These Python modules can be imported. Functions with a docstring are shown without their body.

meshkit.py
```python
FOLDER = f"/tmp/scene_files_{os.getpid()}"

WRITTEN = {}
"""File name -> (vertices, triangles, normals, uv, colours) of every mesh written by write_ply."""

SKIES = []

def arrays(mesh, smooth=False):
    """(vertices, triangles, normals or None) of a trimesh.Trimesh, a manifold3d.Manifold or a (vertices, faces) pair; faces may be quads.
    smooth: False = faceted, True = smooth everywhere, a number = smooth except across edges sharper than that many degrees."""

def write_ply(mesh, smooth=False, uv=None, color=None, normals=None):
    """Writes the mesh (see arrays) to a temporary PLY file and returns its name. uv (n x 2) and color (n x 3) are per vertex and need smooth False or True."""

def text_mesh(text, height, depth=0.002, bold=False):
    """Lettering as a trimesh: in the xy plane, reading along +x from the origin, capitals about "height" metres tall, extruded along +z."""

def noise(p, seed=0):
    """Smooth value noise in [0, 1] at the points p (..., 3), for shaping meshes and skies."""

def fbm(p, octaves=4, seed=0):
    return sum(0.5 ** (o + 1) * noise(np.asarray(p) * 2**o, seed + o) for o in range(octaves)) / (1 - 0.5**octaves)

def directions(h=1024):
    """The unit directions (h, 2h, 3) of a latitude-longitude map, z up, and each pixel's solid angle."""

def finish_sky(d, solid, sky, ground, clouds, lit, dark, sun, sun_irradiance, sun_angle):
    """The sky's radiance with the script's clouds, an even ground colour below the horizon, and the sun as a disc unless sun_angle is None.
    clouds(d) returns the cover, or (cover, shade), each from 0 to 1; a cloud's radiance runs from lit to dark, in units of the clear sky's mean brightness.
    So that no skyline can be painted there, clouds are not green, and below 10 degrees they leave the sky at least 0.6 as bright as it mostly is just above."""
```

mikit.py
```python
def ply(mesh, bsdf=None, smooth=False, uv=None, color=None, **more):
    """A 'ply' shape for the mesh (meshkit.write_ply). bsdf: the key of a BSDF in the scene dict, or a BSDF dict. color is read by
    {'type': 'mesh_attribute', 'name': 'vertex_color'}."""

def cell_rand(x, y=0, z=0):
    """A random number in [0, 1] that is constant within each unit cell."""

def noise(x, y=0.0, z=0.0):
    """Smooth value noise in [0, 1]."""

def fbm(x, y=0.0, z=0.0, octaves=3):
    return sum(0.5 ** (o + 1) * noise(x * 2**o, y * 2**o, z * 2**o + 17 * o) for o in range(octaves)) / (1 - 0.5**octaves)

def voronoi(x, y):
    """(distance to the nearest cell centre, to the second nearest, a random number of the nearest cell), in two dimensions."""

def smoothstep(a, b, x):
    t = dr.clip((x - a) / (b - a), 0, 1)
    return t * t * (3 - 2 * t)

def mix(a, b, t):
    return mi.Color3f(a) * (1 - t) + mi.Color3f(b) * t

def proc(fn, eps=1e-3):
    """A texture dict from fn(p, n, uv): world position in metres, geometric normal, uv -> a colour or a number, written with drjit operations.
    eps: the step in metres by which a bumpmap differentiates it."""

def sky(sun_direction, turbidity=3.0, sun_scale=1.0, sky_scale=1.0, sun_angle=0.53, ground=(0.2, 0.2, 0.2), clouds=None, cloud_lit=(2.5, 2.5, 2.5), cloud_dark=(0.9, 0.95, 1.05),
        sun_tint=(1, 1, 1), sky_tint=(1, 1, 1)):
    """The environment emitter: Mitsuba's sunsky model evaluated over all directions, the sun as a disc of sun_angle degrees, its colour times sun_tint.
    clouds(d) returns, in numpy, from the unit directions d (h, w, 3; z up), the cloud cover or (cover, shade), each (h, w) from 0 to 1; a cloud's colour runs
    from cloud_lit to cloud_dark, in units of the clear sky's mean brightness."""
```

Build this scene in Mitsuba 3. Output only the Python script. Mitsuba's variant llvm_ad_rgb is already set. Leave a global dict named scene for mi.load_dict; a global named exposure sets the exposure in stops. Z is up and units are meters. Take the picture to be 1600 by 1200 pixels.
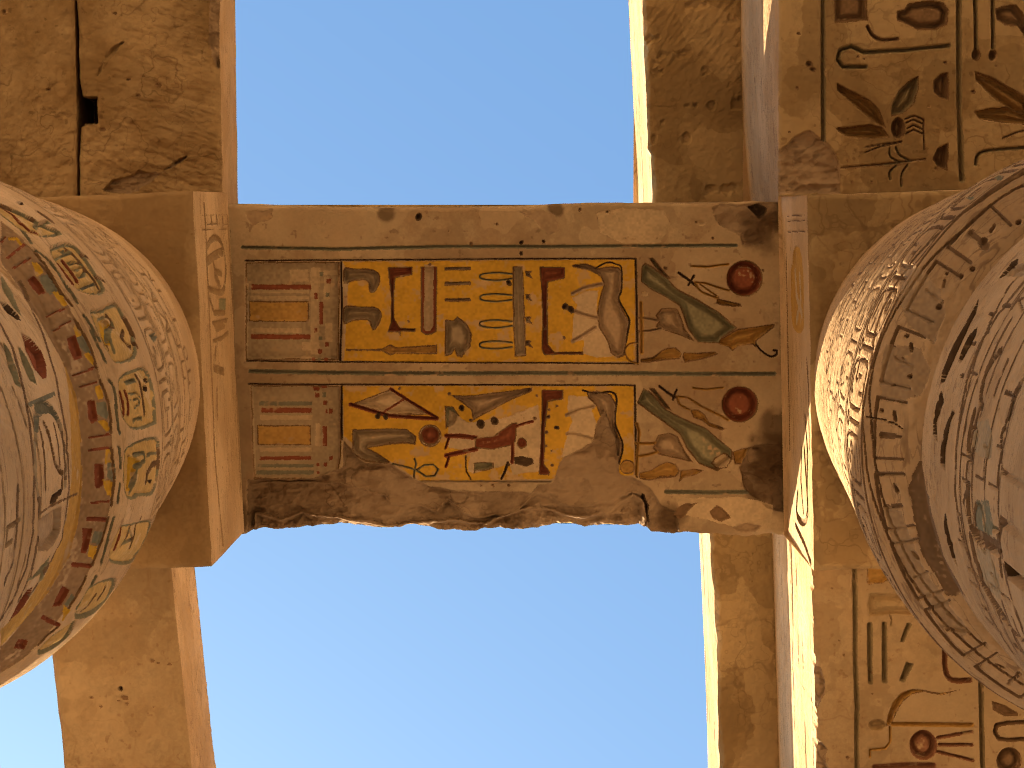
import math
import numpy as np, mitsuba as mi, drjit as dr
import mikit, meshkit
from mikit import proc, fbm, noise, smoothstep, mix
from scipy.interpolate import PchipInterpolator

# ------------------------------------------------------------------ camera, sky, exposure
# Columned hall looked at from the floor: X to the right of the picture, Y to its foot, Z up (metres). Lens 1.6 m above the floor.
EYE = 1.6
F_PX, W_PX = 3296.0, 1600.0
_c = np.array([-10.0, -280.0, F_PX]); _c /= np.linalg.norm(_c)
_x = np.array([1.0, 0, 0]) - _c[0] * _c; _x /= np.linalg.norm(_x)
CAM = np.stack([_x, np.cross(_c, _x), _c], 1)          # rows: right, down, forward
FWD, UP = CAM[2], -CAM[1]
T = mi.ScalarTransform4f
scene, labels = {}, {}
scene['camera'] = {'type': 'perspective', 'fov': math.degrees(2 * math.atan(W_PX / 2 / F_PX)), 'fov_axis': 'x', 'near_clip': 0.1, 'far_clip': 2000.0,
                   'to_world': T().look_at(origin=[0, 0, EYE], target=[float(FWD[0]), float(FWD[1]), float(EYE + FWD[2])], up=[float(v) for v in UP])}
scene['sky'] = mikit.sky((-0.47, 0.724, 1.0), turbidity=3.2, sun_tint=(1.0, 0.97, 0.87), sky_tint=(0.93, 1.10, 1.05), sky_scale=0.68, sun_scale=1.8, ground=(0.30, 0.22, 0.13))
exposure = 3.8

# ------------------------------------------------------------------ materials
def bsdf(key, fn, bump=None, eps=2e-3):
    d = {'type': 'diffuse', 'reflectance': proc(fn)}
    if bump is not None:
        d = {'type': 'bumpmap', 'arbitrary': proc(bump, eps), 'scale': 1.0, 'bsdf': d}
    scene['mat_' + key] = {'type': 'twosided', 'bsdf': d}

def grain(amp, f):
    return lambda p, n, uv: amp * (fbm(p.x * f, p.y * f, p.z * f, 3) - 0.5)

def stone(c1, c2, spot, f=1.6, stains=(), lines=0.0, lf=7.0, peel=0.0, ls=1.0):
    """Weathered sandstone: broad tone changes, fine mottling, small dark specks, peeled skin with crisp edges, dark lines that paint in the shade of cracks and worn carving, and stains at given spots (x, y, radius)."""
    def fn(p, n, uv):
        a = fbm(p.x * f, p.y * f, p.z * f, 4)
        b = fbm(p.x * 9 + 31, p.y * 9, p.z * 9, 3)
        g = 0.5 * noise(p.x * 62, p.y * 62 + 9, p.z * 62) + 0.5 * noise(p.x * 130, p.y * 130 + 9, p.z * 130)
        col = mix(c1, c2, smoothstep(0.36, 0.64, 0.65 * a + 0.35 * b)) * (0.70 + 0.32 * b + 0.28 * g)
        if peel:
            q = fbm(p.x * 2.7 + 3, p.y * 2.7, p.z * 2.7 + 8, 5)
            col = mix(col, mi.Color3f(c2) * (0.70 + 0.3 * b), peel * smoothstep(0.545, 0.56, q))
            col = mix(col, mi.Color3f(c1) * (0.98 + 0.25 * b), peel * smoothstep(0.435, 0.42, q))
        s = smoothstep(0.74, 0.86, fbm(p.x * 26 + 5, p.y * 26, p.z * 26 + 3, 3))
        col = mix(col, spot, 0.5 * s)
        if lines:  # crack lines exist in colour only, standing in for the shade of relief
            l1 = dr.abs(fbm(p.x * lf * ls, p.y * lf * ls, p.z * lf / ls, 4) - 0.5)
            l2 = dr.abs(fbm(p.x * lf * ls * 2.3 + 9, p.y * lf * ls * 2.3, p.z * lf / ls * 2.3, 3) - 0.5)
            k = dr.maximum(smoothstep(0.022, 0.004, l1), 0.75 * smoothstep(0.022, 0.004, l2)) * smoothstep(0.38, 0.6, fbm(p.x * 3 + 4, p.y * 3 + 2, p.z * 3, 2))
            col = mix(col, mi.Color3f(spot), lines * k)
        for x, y, r in stains:
            d2 = (dr.square(p.x - x) + dr.square(p.y - y)) / (r * r)
            col = mix(col, (0.06, 0.032, 0.015), 0.7 * smoothstep(0.35, 0.75, dr.exp(-d2) * (0.45 + 1.0 * fbm(p.x * 11, p.y * 11, p.z * 11, 4))))
        return col
    return fn

def pigment(col, under, wear, f=13.0):
    """Old paint on stone: uneven strength, flaked off down to the stone in patches."""
    def fn(p, n, uv):
        a = fbm(p.x * 4 + 7, p.y * 4, p.z * 4, 3)
        b = fbm(p.x * f, p.y * f, p.z * f, 3)
        g = noise(p.x * 75, p.y * 75, p.z * 75)
        t = smoothstep(0.62, 0.78, 0.72 * b + 0.28 * g + wear)
        return mix(mi.Color3f(col) * (0.56 + 0.55 * a + 0.34 * g), mi.Color3f(under) * (0.75 + 0.5 * b), t)
    return fn

UNDER = (0.34, 0.235, 0.14)
FINE, MID, COARSE = grain(0.005, 55), grain(0.011, 36), grain(0.030, 22)
STAINS = [(1.60, 1.62, 0.24), (1.50, 0.16, 0.17), (1.63, 0.10, 0.13), (1.56, 1.50, 0.20), (1.62, 1.30, 0.15), (1.66, 0.75, 0.07), (-1.60, 1.86, 0.14), (0.30, 0.02, 0.06), (-0.7, 0.04, 0.07), (0.98, 1.86, 0.12)]
bsdf('soffit', stone((0.385, 0.29, 0.185), (0.275, 0.19, 0.115), (0.13, 0.08, 0.048), 2.6, STAINS, peel=0.4), FINE)
bsdf('broken', stone((0.31, 0.222, 0.145), (0.20, 0.135, 0.083), (0.09, 0.055, 0.032), 2.6, STAINS, lines=0.55, lf=3.5, peel=0.6), COARSE)
bsdf('stone', stone((0.36, 0.26, 0.145), (0.245, 0.165, 0.083), (0.12, 0.072, 0.036), 1.7, lines=0.4, lf=4.0, peel=0.6), MID)
bsdf('rough', stone((0.335, 0.235, 0.128), (0.215, 0.14, 0.068), (0.09, 0.053, 0.026), 1.9, lines=0.45, lf=5.0, peel=0.3), COARSE)
bsdf('plain', stone((0.365, 0.268, 0.162), (0.275, 0.19, 0.108), (0.18, 0.105, 0.05), 1.4, lines=0.25, lf=2.5, peel=0.4), MID)
bsdf('block', stone((0.31, 0.212, 0.112), (0.245, 0.158, 0.078), (0.16, 0.095, 0.045), 1.4, lines=0.2, lf=2.5, peel=0.4), MID)
bsdf('pale', stone((0.43, 0.30, 0.18), (0.325, 0.216, 0.124), (0.13, 0.082, 0.05), 2.0, lines=0.6, lf=6.0, peel=0.3, ls=0.42), MID)
bsdf('pale_warm', stone((0.50, 0.36, 0.22), (0.40, 0.272, 0.155), (0.17, 0.105, 0.056), 2.0, lines=0.5, lf=6.0, peel=0.3, ls=0.42), FINE)
bsdf('cream', pigment((0.40, 0.30, 0.19), (0.31, 0.215, 0.13), -0.02))
bsdf('yellow', pigment((0.45, 0.26, 0.036), (0.36, 0.24, 0.12), 0.075), FINE)
bsdf('ochre', pigment((0.38, 0.225, 0.07), UNDER, 0.02))
bsdf('pale_ochre', pigment((0.44, 0.295, 0.12), (0.44, 0.32, 0.19), 0.08))
bsdf('ochre_dark', pigment((0.24, 0.142, 0.056), UNDER, 0.0))
bsdf('frieze', pigment((0.25, 0.162, 0.092), (0.38, 0.265, 0.165), 0.05))
bsdf('red', pigment((0.20, 0.066, 0.036), UNDER, 0.0))
bsdf('green', pigment((0.215, 0.195, 0.122), UNDER, 0.0))
bsdf('teal', pigment((0.165, 0.155, 0.11), UNDER, 0.02))
bsdf('faded_red', pigment((0.235, 0.115, 0.066), UNDER, 0.04))
bsdf('olive', pigment((0.22, 0.17, 0.098), UNDER, 0.02))
bsdf('grey', pigment((0.30, 0.23, 0.15), UNDER, 0.02))
bsdf('hide', pigment((0.31, 0.22, 0.14), UNDER, 0.02))
bsdf('umber', pigment((0.185, 0.115, 0.064), UNDER, 0.0))
bsdf('outline', pigment((0.15, 0.09, 0.047), (0.27, 0.18, 0.10), 0.03))  # drawn outlines on the painted beam; painted edge shade on the right beams
bsdf('dark', pigment((0.085, 0.055, 0.034), (0.2, 0.13, 0.08), -0.06))  # near-black; inside pits and holes it paints in their shade
bsdf('carved', pigment((0.17, 0.11, 0.067), (0.30, 0.21, 0.135), 0.03))  # groove colour darkened to paint in shade that the shallow relief hardly shows
bsdf('carved_warm', pigment((0.27, 0.182, 0.10), (0.38, 0.27, 0.16), 0.05))  # lighter version of the same groove shade put into the colour
bsdf('sand', stone((0.18, 0.145, 0.102), (0.14, 0.112, 0.077), (0.15, 0.1, 0.05), 0.4))

# ------------------------------------------------------------------ relief: carved, painted and broken surfaces
def sstep(a, b, x):
    t = np.clip((x - a) / (b - a), 0, 1)
    return t * t * (3 - 2 * t)

def fb(p, f, octaves=3, seed=0):
    q = np.zeros(p.shape[:-1] + (3,)); q[..., :p.shape[-1]] = p
    return meshkit.fbm(q * f, octaves, seed) - 0.5

def curve(pts, closed):
    """Catmull-Rom through the points."""
    p = np.asarray(pts, float)
    if closed and np.allclose(p[0], p[-1]): p = p[:-1]
    n = len(p)
    if n < 3: return p
    idx = (lambda i: p[i % n]) if closed else (lambda i: p[min(max(i, 0), n - 1)])
    out, t = [], np.linspace(0, 1, 6, endpoint=False)[:, None]
    for i in range(n if closed else n - 1):
        a, b, c, d = idx(i - 1), idx(i), idx(i + 1), idx(i + 2)
        out.append(0.5 * (2 * b + (c - a) * t + (2 * a - 5 * b + 4 * c - d) * t ** 2 + (3 * b - a - 3 * c + d) * t ** 3))
    if not closed: out.append(p[-1:])
    return np.vstack(out)

def seg_dist(P, a, b):
    ab = b - a
    t = np.clip(((P - a) @ ab) / max(ab @ ab, 1e-12), 0, 1)
    return np.hypot(P[:, 0] - a[0] - t * ab[0], P[:, 1] - a[1] - t * ab[1])

def line_dist(P, q):
    d = np.full(len(P), 9.0)
    for a, b in zip(q[:-1], q[1:]): d = np.minimum(d, seg_dist(P, a, b))
    return d

def poly_depth(P, q):
    """Distance to the outline, positive inside."""
    c = np.vstack([q, q[:1]])
    d, inside = line_dist(P, c), np.zeros(len(P), bool)
    for a, b in zip(c[:-1], c[1:]):
        cross = (a[1] > P[:, 1]) != (b[1] > P[:, 1])
        inside ^= cross & (P[:, 0] < (b[0] - a[0]) * (P[:, 1] - a[1]) / (b[1] - a[1] if b[1] != a[1] else 1e-12) + a[0])
    return np.where(inside, d, -d)

COUNT = {}
def numbered(key):
    n = COUNT.get(key); COUNT[key] = (n or 0) + 1 if n is not None else 0
    return key if n is None else f'{key}_{n + 1:03d}'

class Relief:
    """A grid of surface points with local coordinates (metres); carvings sink it, paint and breaks give cells a part of their own."""
    def __init__(self, thing, A, B):
        self.thing, self.A, self.B = thing, A, B
        self.D, self.rough, self.lab = np.zeros(A.shape), np.zeros(A.shape), np.zeros(A.shape, int)
        self.parts, self.joined, self.last = [], {}, {}
    def part(self, name, mat):
        if name in ('pit', 'broken_edge', 'worn_plaster', 'chipped_patch', 'worn_sign'):
            if (name, mat) not in self.joined:
                self.parts.append((numbered(f'{self.thing}__{name}'), mat)); self.joined[name, mat] = len(self.parts)
            return self.joined[name, mat]
        if '__' in name:
            head, sub = name.split('__')
            if head not in self.last: self.last[head] = numbered(f'{self.thing}__{head}')
            key = numbered(f'{self.last[head]}__{sub}')
        else:
            key = numbered(f'{self.thing}__{name}')
            self.last[name] = key
        self.parts.append((key, mat))
        return len(self.parts)
    def new_group(self, head):
        self.last.pop(head, None)
    def carve(self, feats, wall=0.008, rim=None, deep=1.0):
        for kind, name, mat, depth, width, bulge, ragged, smooth, pts in feats:
            q = np.asarray(pts, float).reshape(-1, 2) / 1000.0
            if kind in ('cut', 'line') and depth < 0.05: depth = depth * deep
            if smooth: q = curve(q, kind != 'line')
            m = 0.06 + (width or 0)
            sel = (self.A > q[:, 0].min() - m) & (self.A < q[:, 0].max() + m) & (self.B > q[:, 1].min() - m) & (self.B < q[:, 1].max() + m)
            if not sel.any(): continue
            if name.endswith('__wing') and name.startswith('bird'): self.new_group('bird_glyph')
            P = np.stack([self.A[sel], self.B[sel]], -1)
            t = width / 2 - line_dist(P, q) if kind == 'line' else poly_depth(P, q)
            t = t + 0.0022 * fb(P, 60, 2, 5)
            if ragged:
                t = t + ragged * (0.05 * fb(P, 14, 4, 3) if kind == 'spall' else 0.018 * fb(P, 30, 3, 3))
            if not (t > 0).any(): continue
            D = self.D[sel]
            w = min(wall, width / 2) if kind == 'line' else wall
            if kind == 'cut': D = np.maximum(D, depth * sstep(0, w, t) * (1 - bulge * sstep(w, 0.055, t)))
            elif kind == 'line': D = np.maximum(D, depth * sstep(0, w, t))
            elif kind == 'paint': D = D + depth * sstep(0, 0.006, t)
            else:
                tone = np.clip(0.75 + 1.6 * fb(P, 5, 5, 8), 0.25, 1.6)
                D = np.where(t > 0, np.maximum(D * 0.0 + depth * sstep(0, 0.010 + depth * 0.16, t) * tone, depth * 0.15), D)
                r = self.rough[sel]; self.rough[sel] = np.maximum(r, np.where(t > 0, min(1.0, depth / 0.03 + 0.35), 0))
            self.D[sel] = D
            lab = self.lab[sel]; k = self.part(name, mat)
            lab = np.where(t > 0.0005, k, lab)
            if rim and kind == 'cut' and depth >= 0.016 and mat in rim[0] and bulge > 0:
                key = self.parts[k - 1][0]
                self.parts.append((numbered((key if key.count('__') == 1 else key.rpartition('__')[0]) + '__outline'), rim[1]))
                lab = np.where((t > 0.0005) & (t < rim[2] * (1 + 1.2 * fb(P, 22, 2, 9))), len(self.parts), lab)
            self.lab[sel] = lab
    def emit(self, V, base, flip=False):
        """V: displaced points (h, w, 3); base: key -> material of label 0, or a list of (key, material, mask)."""
        du, dv = np.gradient(V, axis=1), np.gradient(V, axis=0)
        N = np.cross(du, dv); N /= np.maximum(np.linalg.norm(N, axis=2, keepdims=True), 1e-12)
        if flip: N = -N
        h, w = self.A.shape
        I = np.arange(h * w).reshape(h, w)
        cell = self.lab[:-1, :-1]
        quad = np.stack([I[:-1, :-1], I[:-1, 1:], I[1:, 1:], I[1:, :-1]], -1)
        if flip: quad = quad[..., ::-1]
        jobs = [(k + 1, key, mat, None) for k, (key, mat) in enumerate(self.parts)]
        base = base if isinstance(base, list) else [(*base, None)]
        jobs += [(0, key, mat, mask) for key, mat, mask in base]
        for k, key, mat, mask in jobs:
            m = cell == k
            if mask is not None: m &= mask[:-1, :-1]
            f = quad[m]
            if not len(f): continue
            put(key, V.reshape(-1, 3), f, mat, N.reshape(-1, 3))

PIECES = {}
def put(key, v, f, mat, n):
    """Collect the pieces of one entry; written at the end."""
    used, inv = np.unique(f, return_inverse=True)
    f = inv.reshape(f.shape)
    f = np.vstack([f[:, [0, 1, 2]], f[:, [0, 2, 3]]]) if f.shape[1] == 4 else f
    PIECES.setdefault(key, []).append((v[used], f, n[used], mat))

def write_all():
    for key, ps in PIECES.items():
        v, n, f, at = [], [], [], 0
        for a, b, c, m in ps:
            v.append(a); f.append(b + at); n.append(c); at += len(a)
        path = meshkit.write_ply((np.vstack(v) + [0, 0, EYE], np.vstack(f)), False, normals=np.vstack(n))
        scene[key] = {'type': 'ply', 'filename': path, 'face_normals': False, 'bsdf': {'type': 'ref', 'id': 'mat_' + ps[0][3]}}

def tag(key, label, category=None, group=None, kind=None):
    labels[key] = {'label': label}
    if category: labels[key]['category'] = category
    if group: labels[key]['group'] = group
    labels[key]['kind'] = kind or 'thing'

def stops(a0, a1, f0, f1, fine, coarse):
    """Grid lines from a0 to a1: fine between f0 and f1, coarse outside."""
    f0, f1 = max(a0, f0), min(a1, f1)
    out = [np.linspace(f0, f1, max(2, int(round((f1 - f0) / fine)) + 1))]
    if f0 > a0 + 1e-6: out.insert(0, np.linspace(a0, f0, max(2, int((f0 - a0) / coarse) + 2))[:-1])
    if f1 < a1 - 1e-6: out.append(np.linspace(f1, a1, max(2, int((a1 - f1) / coarse) + 2))[1:])
    return np.concatenate(out)

def wobble(V, amp, seed):
    """Uneven stone: every point moved by one continuous field, so that edges wander but faces stay joined."""
    out = V.copy()
    for k in range(3):
        out[..., k] += amp * (1.4 * fb(V, 1.7, 3, seed + k) + 0.7 * fb(V, 11, 4, seed + 7 + k))
    return out

def block(thing, corners, z0, z1, U, Vv, soffit, side, feats=(), side_feats={}, rows=None, rows_hid=5, amp=0.012, grain_amp=0.004, erode=0.02, seed=1, edges=None,
          soffit_relief=None, side_relief=None, batter=None, wall=0.008, rim=None, deep=1.0, smooth_by=0.16, faces=('xmin', 'xmax', 'ymin', 'ymax')):
    """A hewn block: carved soffit at height z0, four sides up to z1, a top. corners: (x, y) at (u, v) = (0,0), (1,0), (1,1), (0,1); edges(A, B, u, v) may bend the outline."""
    c = [np.asarray(q, float) for q in corners]
    u, v = np.meshgrid(U, Vv)
    A, B = [(1 - u) * (1 - v) * c[0][k] + u * (1 - v) * c[1][k] + u * v * c[2][k] + (1 - u) * v * c[3][k] for k in (0, 1)]
    if edges is not None: A, B = edges(A, B, u, v)
    R = Relief(thing, A, B)
    R.carve(feats, wall, rim, deep)
    P = np.stack([A, B], -1)
    lu, lv = np.linalg.norm(c[1] - c[0]), np.linalg.norm(c[3] - c[0])
    edge = np.minimum(np.minimum(u, 1 - u) * lu, np.minimum(v, 1 - v) * lv)
    er = erode * (0.7 + 1.6 * np.maximum(0, fb(P, 4, 4, seed) + 0.25))
    D = R.D + er * np.clip(1 - edge / np.maximum(er * 1.6, 1e-4), 0, 1) ** 2
    D = D + grain_amp * (1.2 * fb(P, 6, 4, seed + 2) + 0.6 * fb(P, 40, 3, seed + 3)) * (1 + 3 * R.rough) + R.rough * (0.045 * fb(P, 8, 5, seed + 4) + 0.09 * np.abs(fb(np.stack([A * 0.8 + B * 0.3, B * 2.2], -1), 5, 4, seed + 5)))
    if soffit_relief is not None: D = D + soffit_relief(A, B)
    V = wobble(np.stack([A, B, z0 + D], -1), amp, seed)
    base = soffit if isinstance(soffit, list) else [(f'{thing}__soffit', soffit, None)]
    R.emit(V, base, flip=True)
    hs = np.asarray(rows if rows is not None else np.linspace(0, z1 - z0, rows_hid))
    out = {'ymin': (slice(0, 1), slice(None), (0, -1), 0), 'ymax': (slice(-1, None), slice(None), (0, 1), 0), 'xmin': (slice(None), slice(0, 1), (-1, 0), 1), 'xmax': (slice(None), slice(-1, None), (1, 0), 1)}
    for name in faces:
        si, sj, nrm, ax = out[name]
        row0 = V[si, sj].reshape(-1, 3)
        fine = name in side_feats or (side_relief or {}).get(name)
        h = hs if fine else np.linspace(0, z1 - z0, rows_hid)
        a = row0[:, 0] if ax == 0 else row0[:, 1]
        SA, SH = np.meshgrid(a, h)
        S = Relief(thing, SA, z0 + SH)
        S.carve(side_feats.get(name, ()))
        G = np.broadcast_to(row0[None], SA.shape + (3,)).copy()
        k = SH / (z1 - z0)
        away = 0 if ax == 1 else 1                                   # the ragged lower edge fades into a flatter face higher up
        flat = np.polyval(np.polyfit(a, row0[:, away], 4), a)
        G[..., away] += (flat - row0[:, away])[None, :] * sstep(0.01, smooth_by, SH)
        G[..., 2] = row0[None, :, 2] * (1 - k) + z1 * k
        lean = (batter or {}).get(name)
        fade = sstep(0, 0.03, SH)
        Dn = S.D + 0.4 * grain_amp * (1.6 * fb(np.stack([SA, SH], -1), 5, 4, seed + 11) + 0.7 * fb(np.stack([SA, SH], -1), 34, 3, seed + 12))
        if (side_relief or {}).get(name): Dn = Dn + side_relief[name](SA, SH)
        Dn = Dn * fade
        if lean is not None: Dn = Dn + lean(SA, SH)
        G[..., 0] -= nrm[0] * Dn; G[..., 1] -= nrm[1] * Dn
        flip = name in ('xmax', 'ymin')
        S.emit(G, [(f'{thing}__side', side, None)], flip=not flip)
    top = np.array([[*c[0], z1], [*c[1], z1], [*c[2], z1], [*c[3], z1]])
    put(f'{thing}__side', top, np.array([[0, 1, 2, 3]]), side, np.tile([0, 0, 1.0], (4, 1)))

class Lathe:
    """A column's surface: arc-length profile, local coordinates (around in metres at 1.1 m radius, along the profile from the neck ring)."""
    RREF = 1.1
    def __init__(self, x, y, knots):
        zk, rk = zip(*knots)
        f = PchipInterpolator(zk, rk)
        self.z = np.unique(np.concatenate([np.linspace(zk[0], zk[-1], 1400), zk]))
        self.r = f(self.z)
        s = np.concatenate([[0], np.cumsum(np.hypot(np.diff(self.z), np.diff(self.r)))])
        self.s = s - np.interp(7.947, self.z, s)
        self.x, self.y, self.phi = x, y, math.atan2(-y, -x)
    def at(self, a, s, d=0.0):
        z, r = np.interp(s, self.s, self.z), np.interp(s, self.s, self.r)
        dz, drr = np.interp(s, self.s, np.gradient(self.z, self.s)), np.interp(s, self.s, np.gradient(self.r, self.s))
        rr, zz = r - d * dz, z + d * drr
        th = self.phi + a / self.RREF
        return np.stack([self.x + rr * np.cos(th), self.y + rr * np.sin(th), zz], -1)

def worn_signs(a0, a1, s0, s1, row, seed, mat='carved', keep=0.75, depth=0.012, wide=1.0):
    """Rows of small half worn carved signs (strokes, rings, hooks, steps) as features for a column."""
    rng, out = np.random.default_rng(seed), []
    s = s0
    while s + row <= s1:
        a = a0 + rng.uniform(0, 0.1)
        if True:
            m = int((a1 - a0) / 0.12)
            al = np.linspace(a0, a1, m)
            out.append(('line', 'worn_sign', mat, depth, 0.012 * wide, 0.5, 0.2, 0, np.ravel(np.stack([al, s + 0.008 * np.sin(al * 3 + seed)], -1) * 1000).tolist()))
        while a < a1:
            w, k = rng.uniform(0.06, 0.22), rng.choice([0, 0, 1, 1, 3, 3, 5, 2])
            y0, y1 = s + 0.03 * row / 0.2, s + row * rng.uniform(0.7, 0.95)
            if rng.random() < keep:
                if k == 0: q = [(a, y0), (a, y1)]
                elif k == 1: q = [(a, (y0 + y1) / 2), (a + w, (y0 + y1) / 2 + rng.uniform(-0.02, 0.02))]
                elif k == 2: t = np.linspace(0, 6.3, 12); q = list(zip(a + w / 2 + w / 2 * np.cos(t), (y0 + y1) / 2 + (y1 - y0) / 2.2 * np.sin(t)))
                elif k == 3: q = [(a, y1), (a, y0), (a + w * 0.6, y0), (a + w * 0.6, (y0 + y1) / 2)]
                elif k == 4: t = np.linspace(0, 3.6, 9); q = list(zip(a + w / 2 - w / 2 * np.cos(t), y0 + (y1 - y0) * np.sin(t) ** 2))
                else: q = [(a, y0), (a + w * 0.5, y1), (a + w, y0), (a + w, y1)]
                out.append(('line', 'worn_sign', mat, depth, float(wide * rng.uniform(0.010, 0.020)), 0.5, 0.25, 0, np.ravel(np.asarray(q) * 1000).tolist()))
            a += w + rng.uniform(0.03, 0.10)
        s += row
    return out

def ring(a, s, w, h, n=16, p=4.0):
    t = np.linspace(0, 2 * math.pi, n + 1)
    c, q = np.cos(t), np.sin(t)
    return np.stack([a + w / 2 * np.sign(c) * np.abs(c) ** (2 / p), s + h / 2 * np.sign(q) * np.abs(q) ** (2 / p)], -1)

def cartouche_row(a0, a1, s0, s1, period, seed, mat, fill=None, depth=0.010, wide=0.012):
    """An orderly row of royal ovals round the column, each holding a few strokes, with a rule below and small upright strokes between."""
    rng, out = np.random.default_rng(seed), []
    mm = lambda q: np.ravel(np.asarray(q) * 1000).tolist()
    al = np.linspace(a0, a1, 60)
    for s in (s0 - 0.02, s1 + 0.02):
        out.append(('line', 'ring_rule', mat, depth, wide, 0.5, 0.12, 0, mm(np.stack([al, np.full(60, s)], -1))))
    a, h, k = a0 + period / 2, s1 - s0, 0
    while a < a1:
        sc = (s0 + s1) / 2
        if fill: out.append(('paint', 'cartouche', fill, 0.003, 0, 0.5, 0.5, 0, mm(ring(a, sc, period * 0.62, h * 0.86))))
        out.append(('line', 'cartouche__frame' if fill else 'cartouche', mat, depth, wide * 1.15, 0.5, 0.15, 0, mm(ring(a, sc, period * 0.66, h * 0.9))))
        for j in range(4):
            t, b = a + period * rng.uniform(-0.2, 0.2), sc + h * (j - 1.5) * 0.19
            q = [[(t - 0.04, b), (t + 0.05, b)], [(t, b - h * 0.08), (t, b + h * 0.10)], ring(t, b, 0.045, h * 0.12, 8, 2), [(t - 0.04, b - h * 0.05), (t - 0.04, b + h * 0.06), (t + 0.04, b + h * 0.06)]][(k + j * 3 + j * j) % 4]
            out.append(('line', 'cartouche__sign', mat, depth, wide, 0.5, 0.15, 0, mm(q)))
        e = a + period / 2
        out.append(('line', 'worn_sign', mat, depth, wide * 1.3, 0.5, 0.2, 0, mm([(e, s0 + h * 0.1), (e, s1 - h * 0.25)])))
        out.append(('line', 'worn_sign', mat, depth, wide, 0.5, 0.2, 0, mm(ring(e, s1 - h * 0.12, 0.05, h * 0.12, 8, 2))))
        a += period; k += 1
    return out

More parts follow.
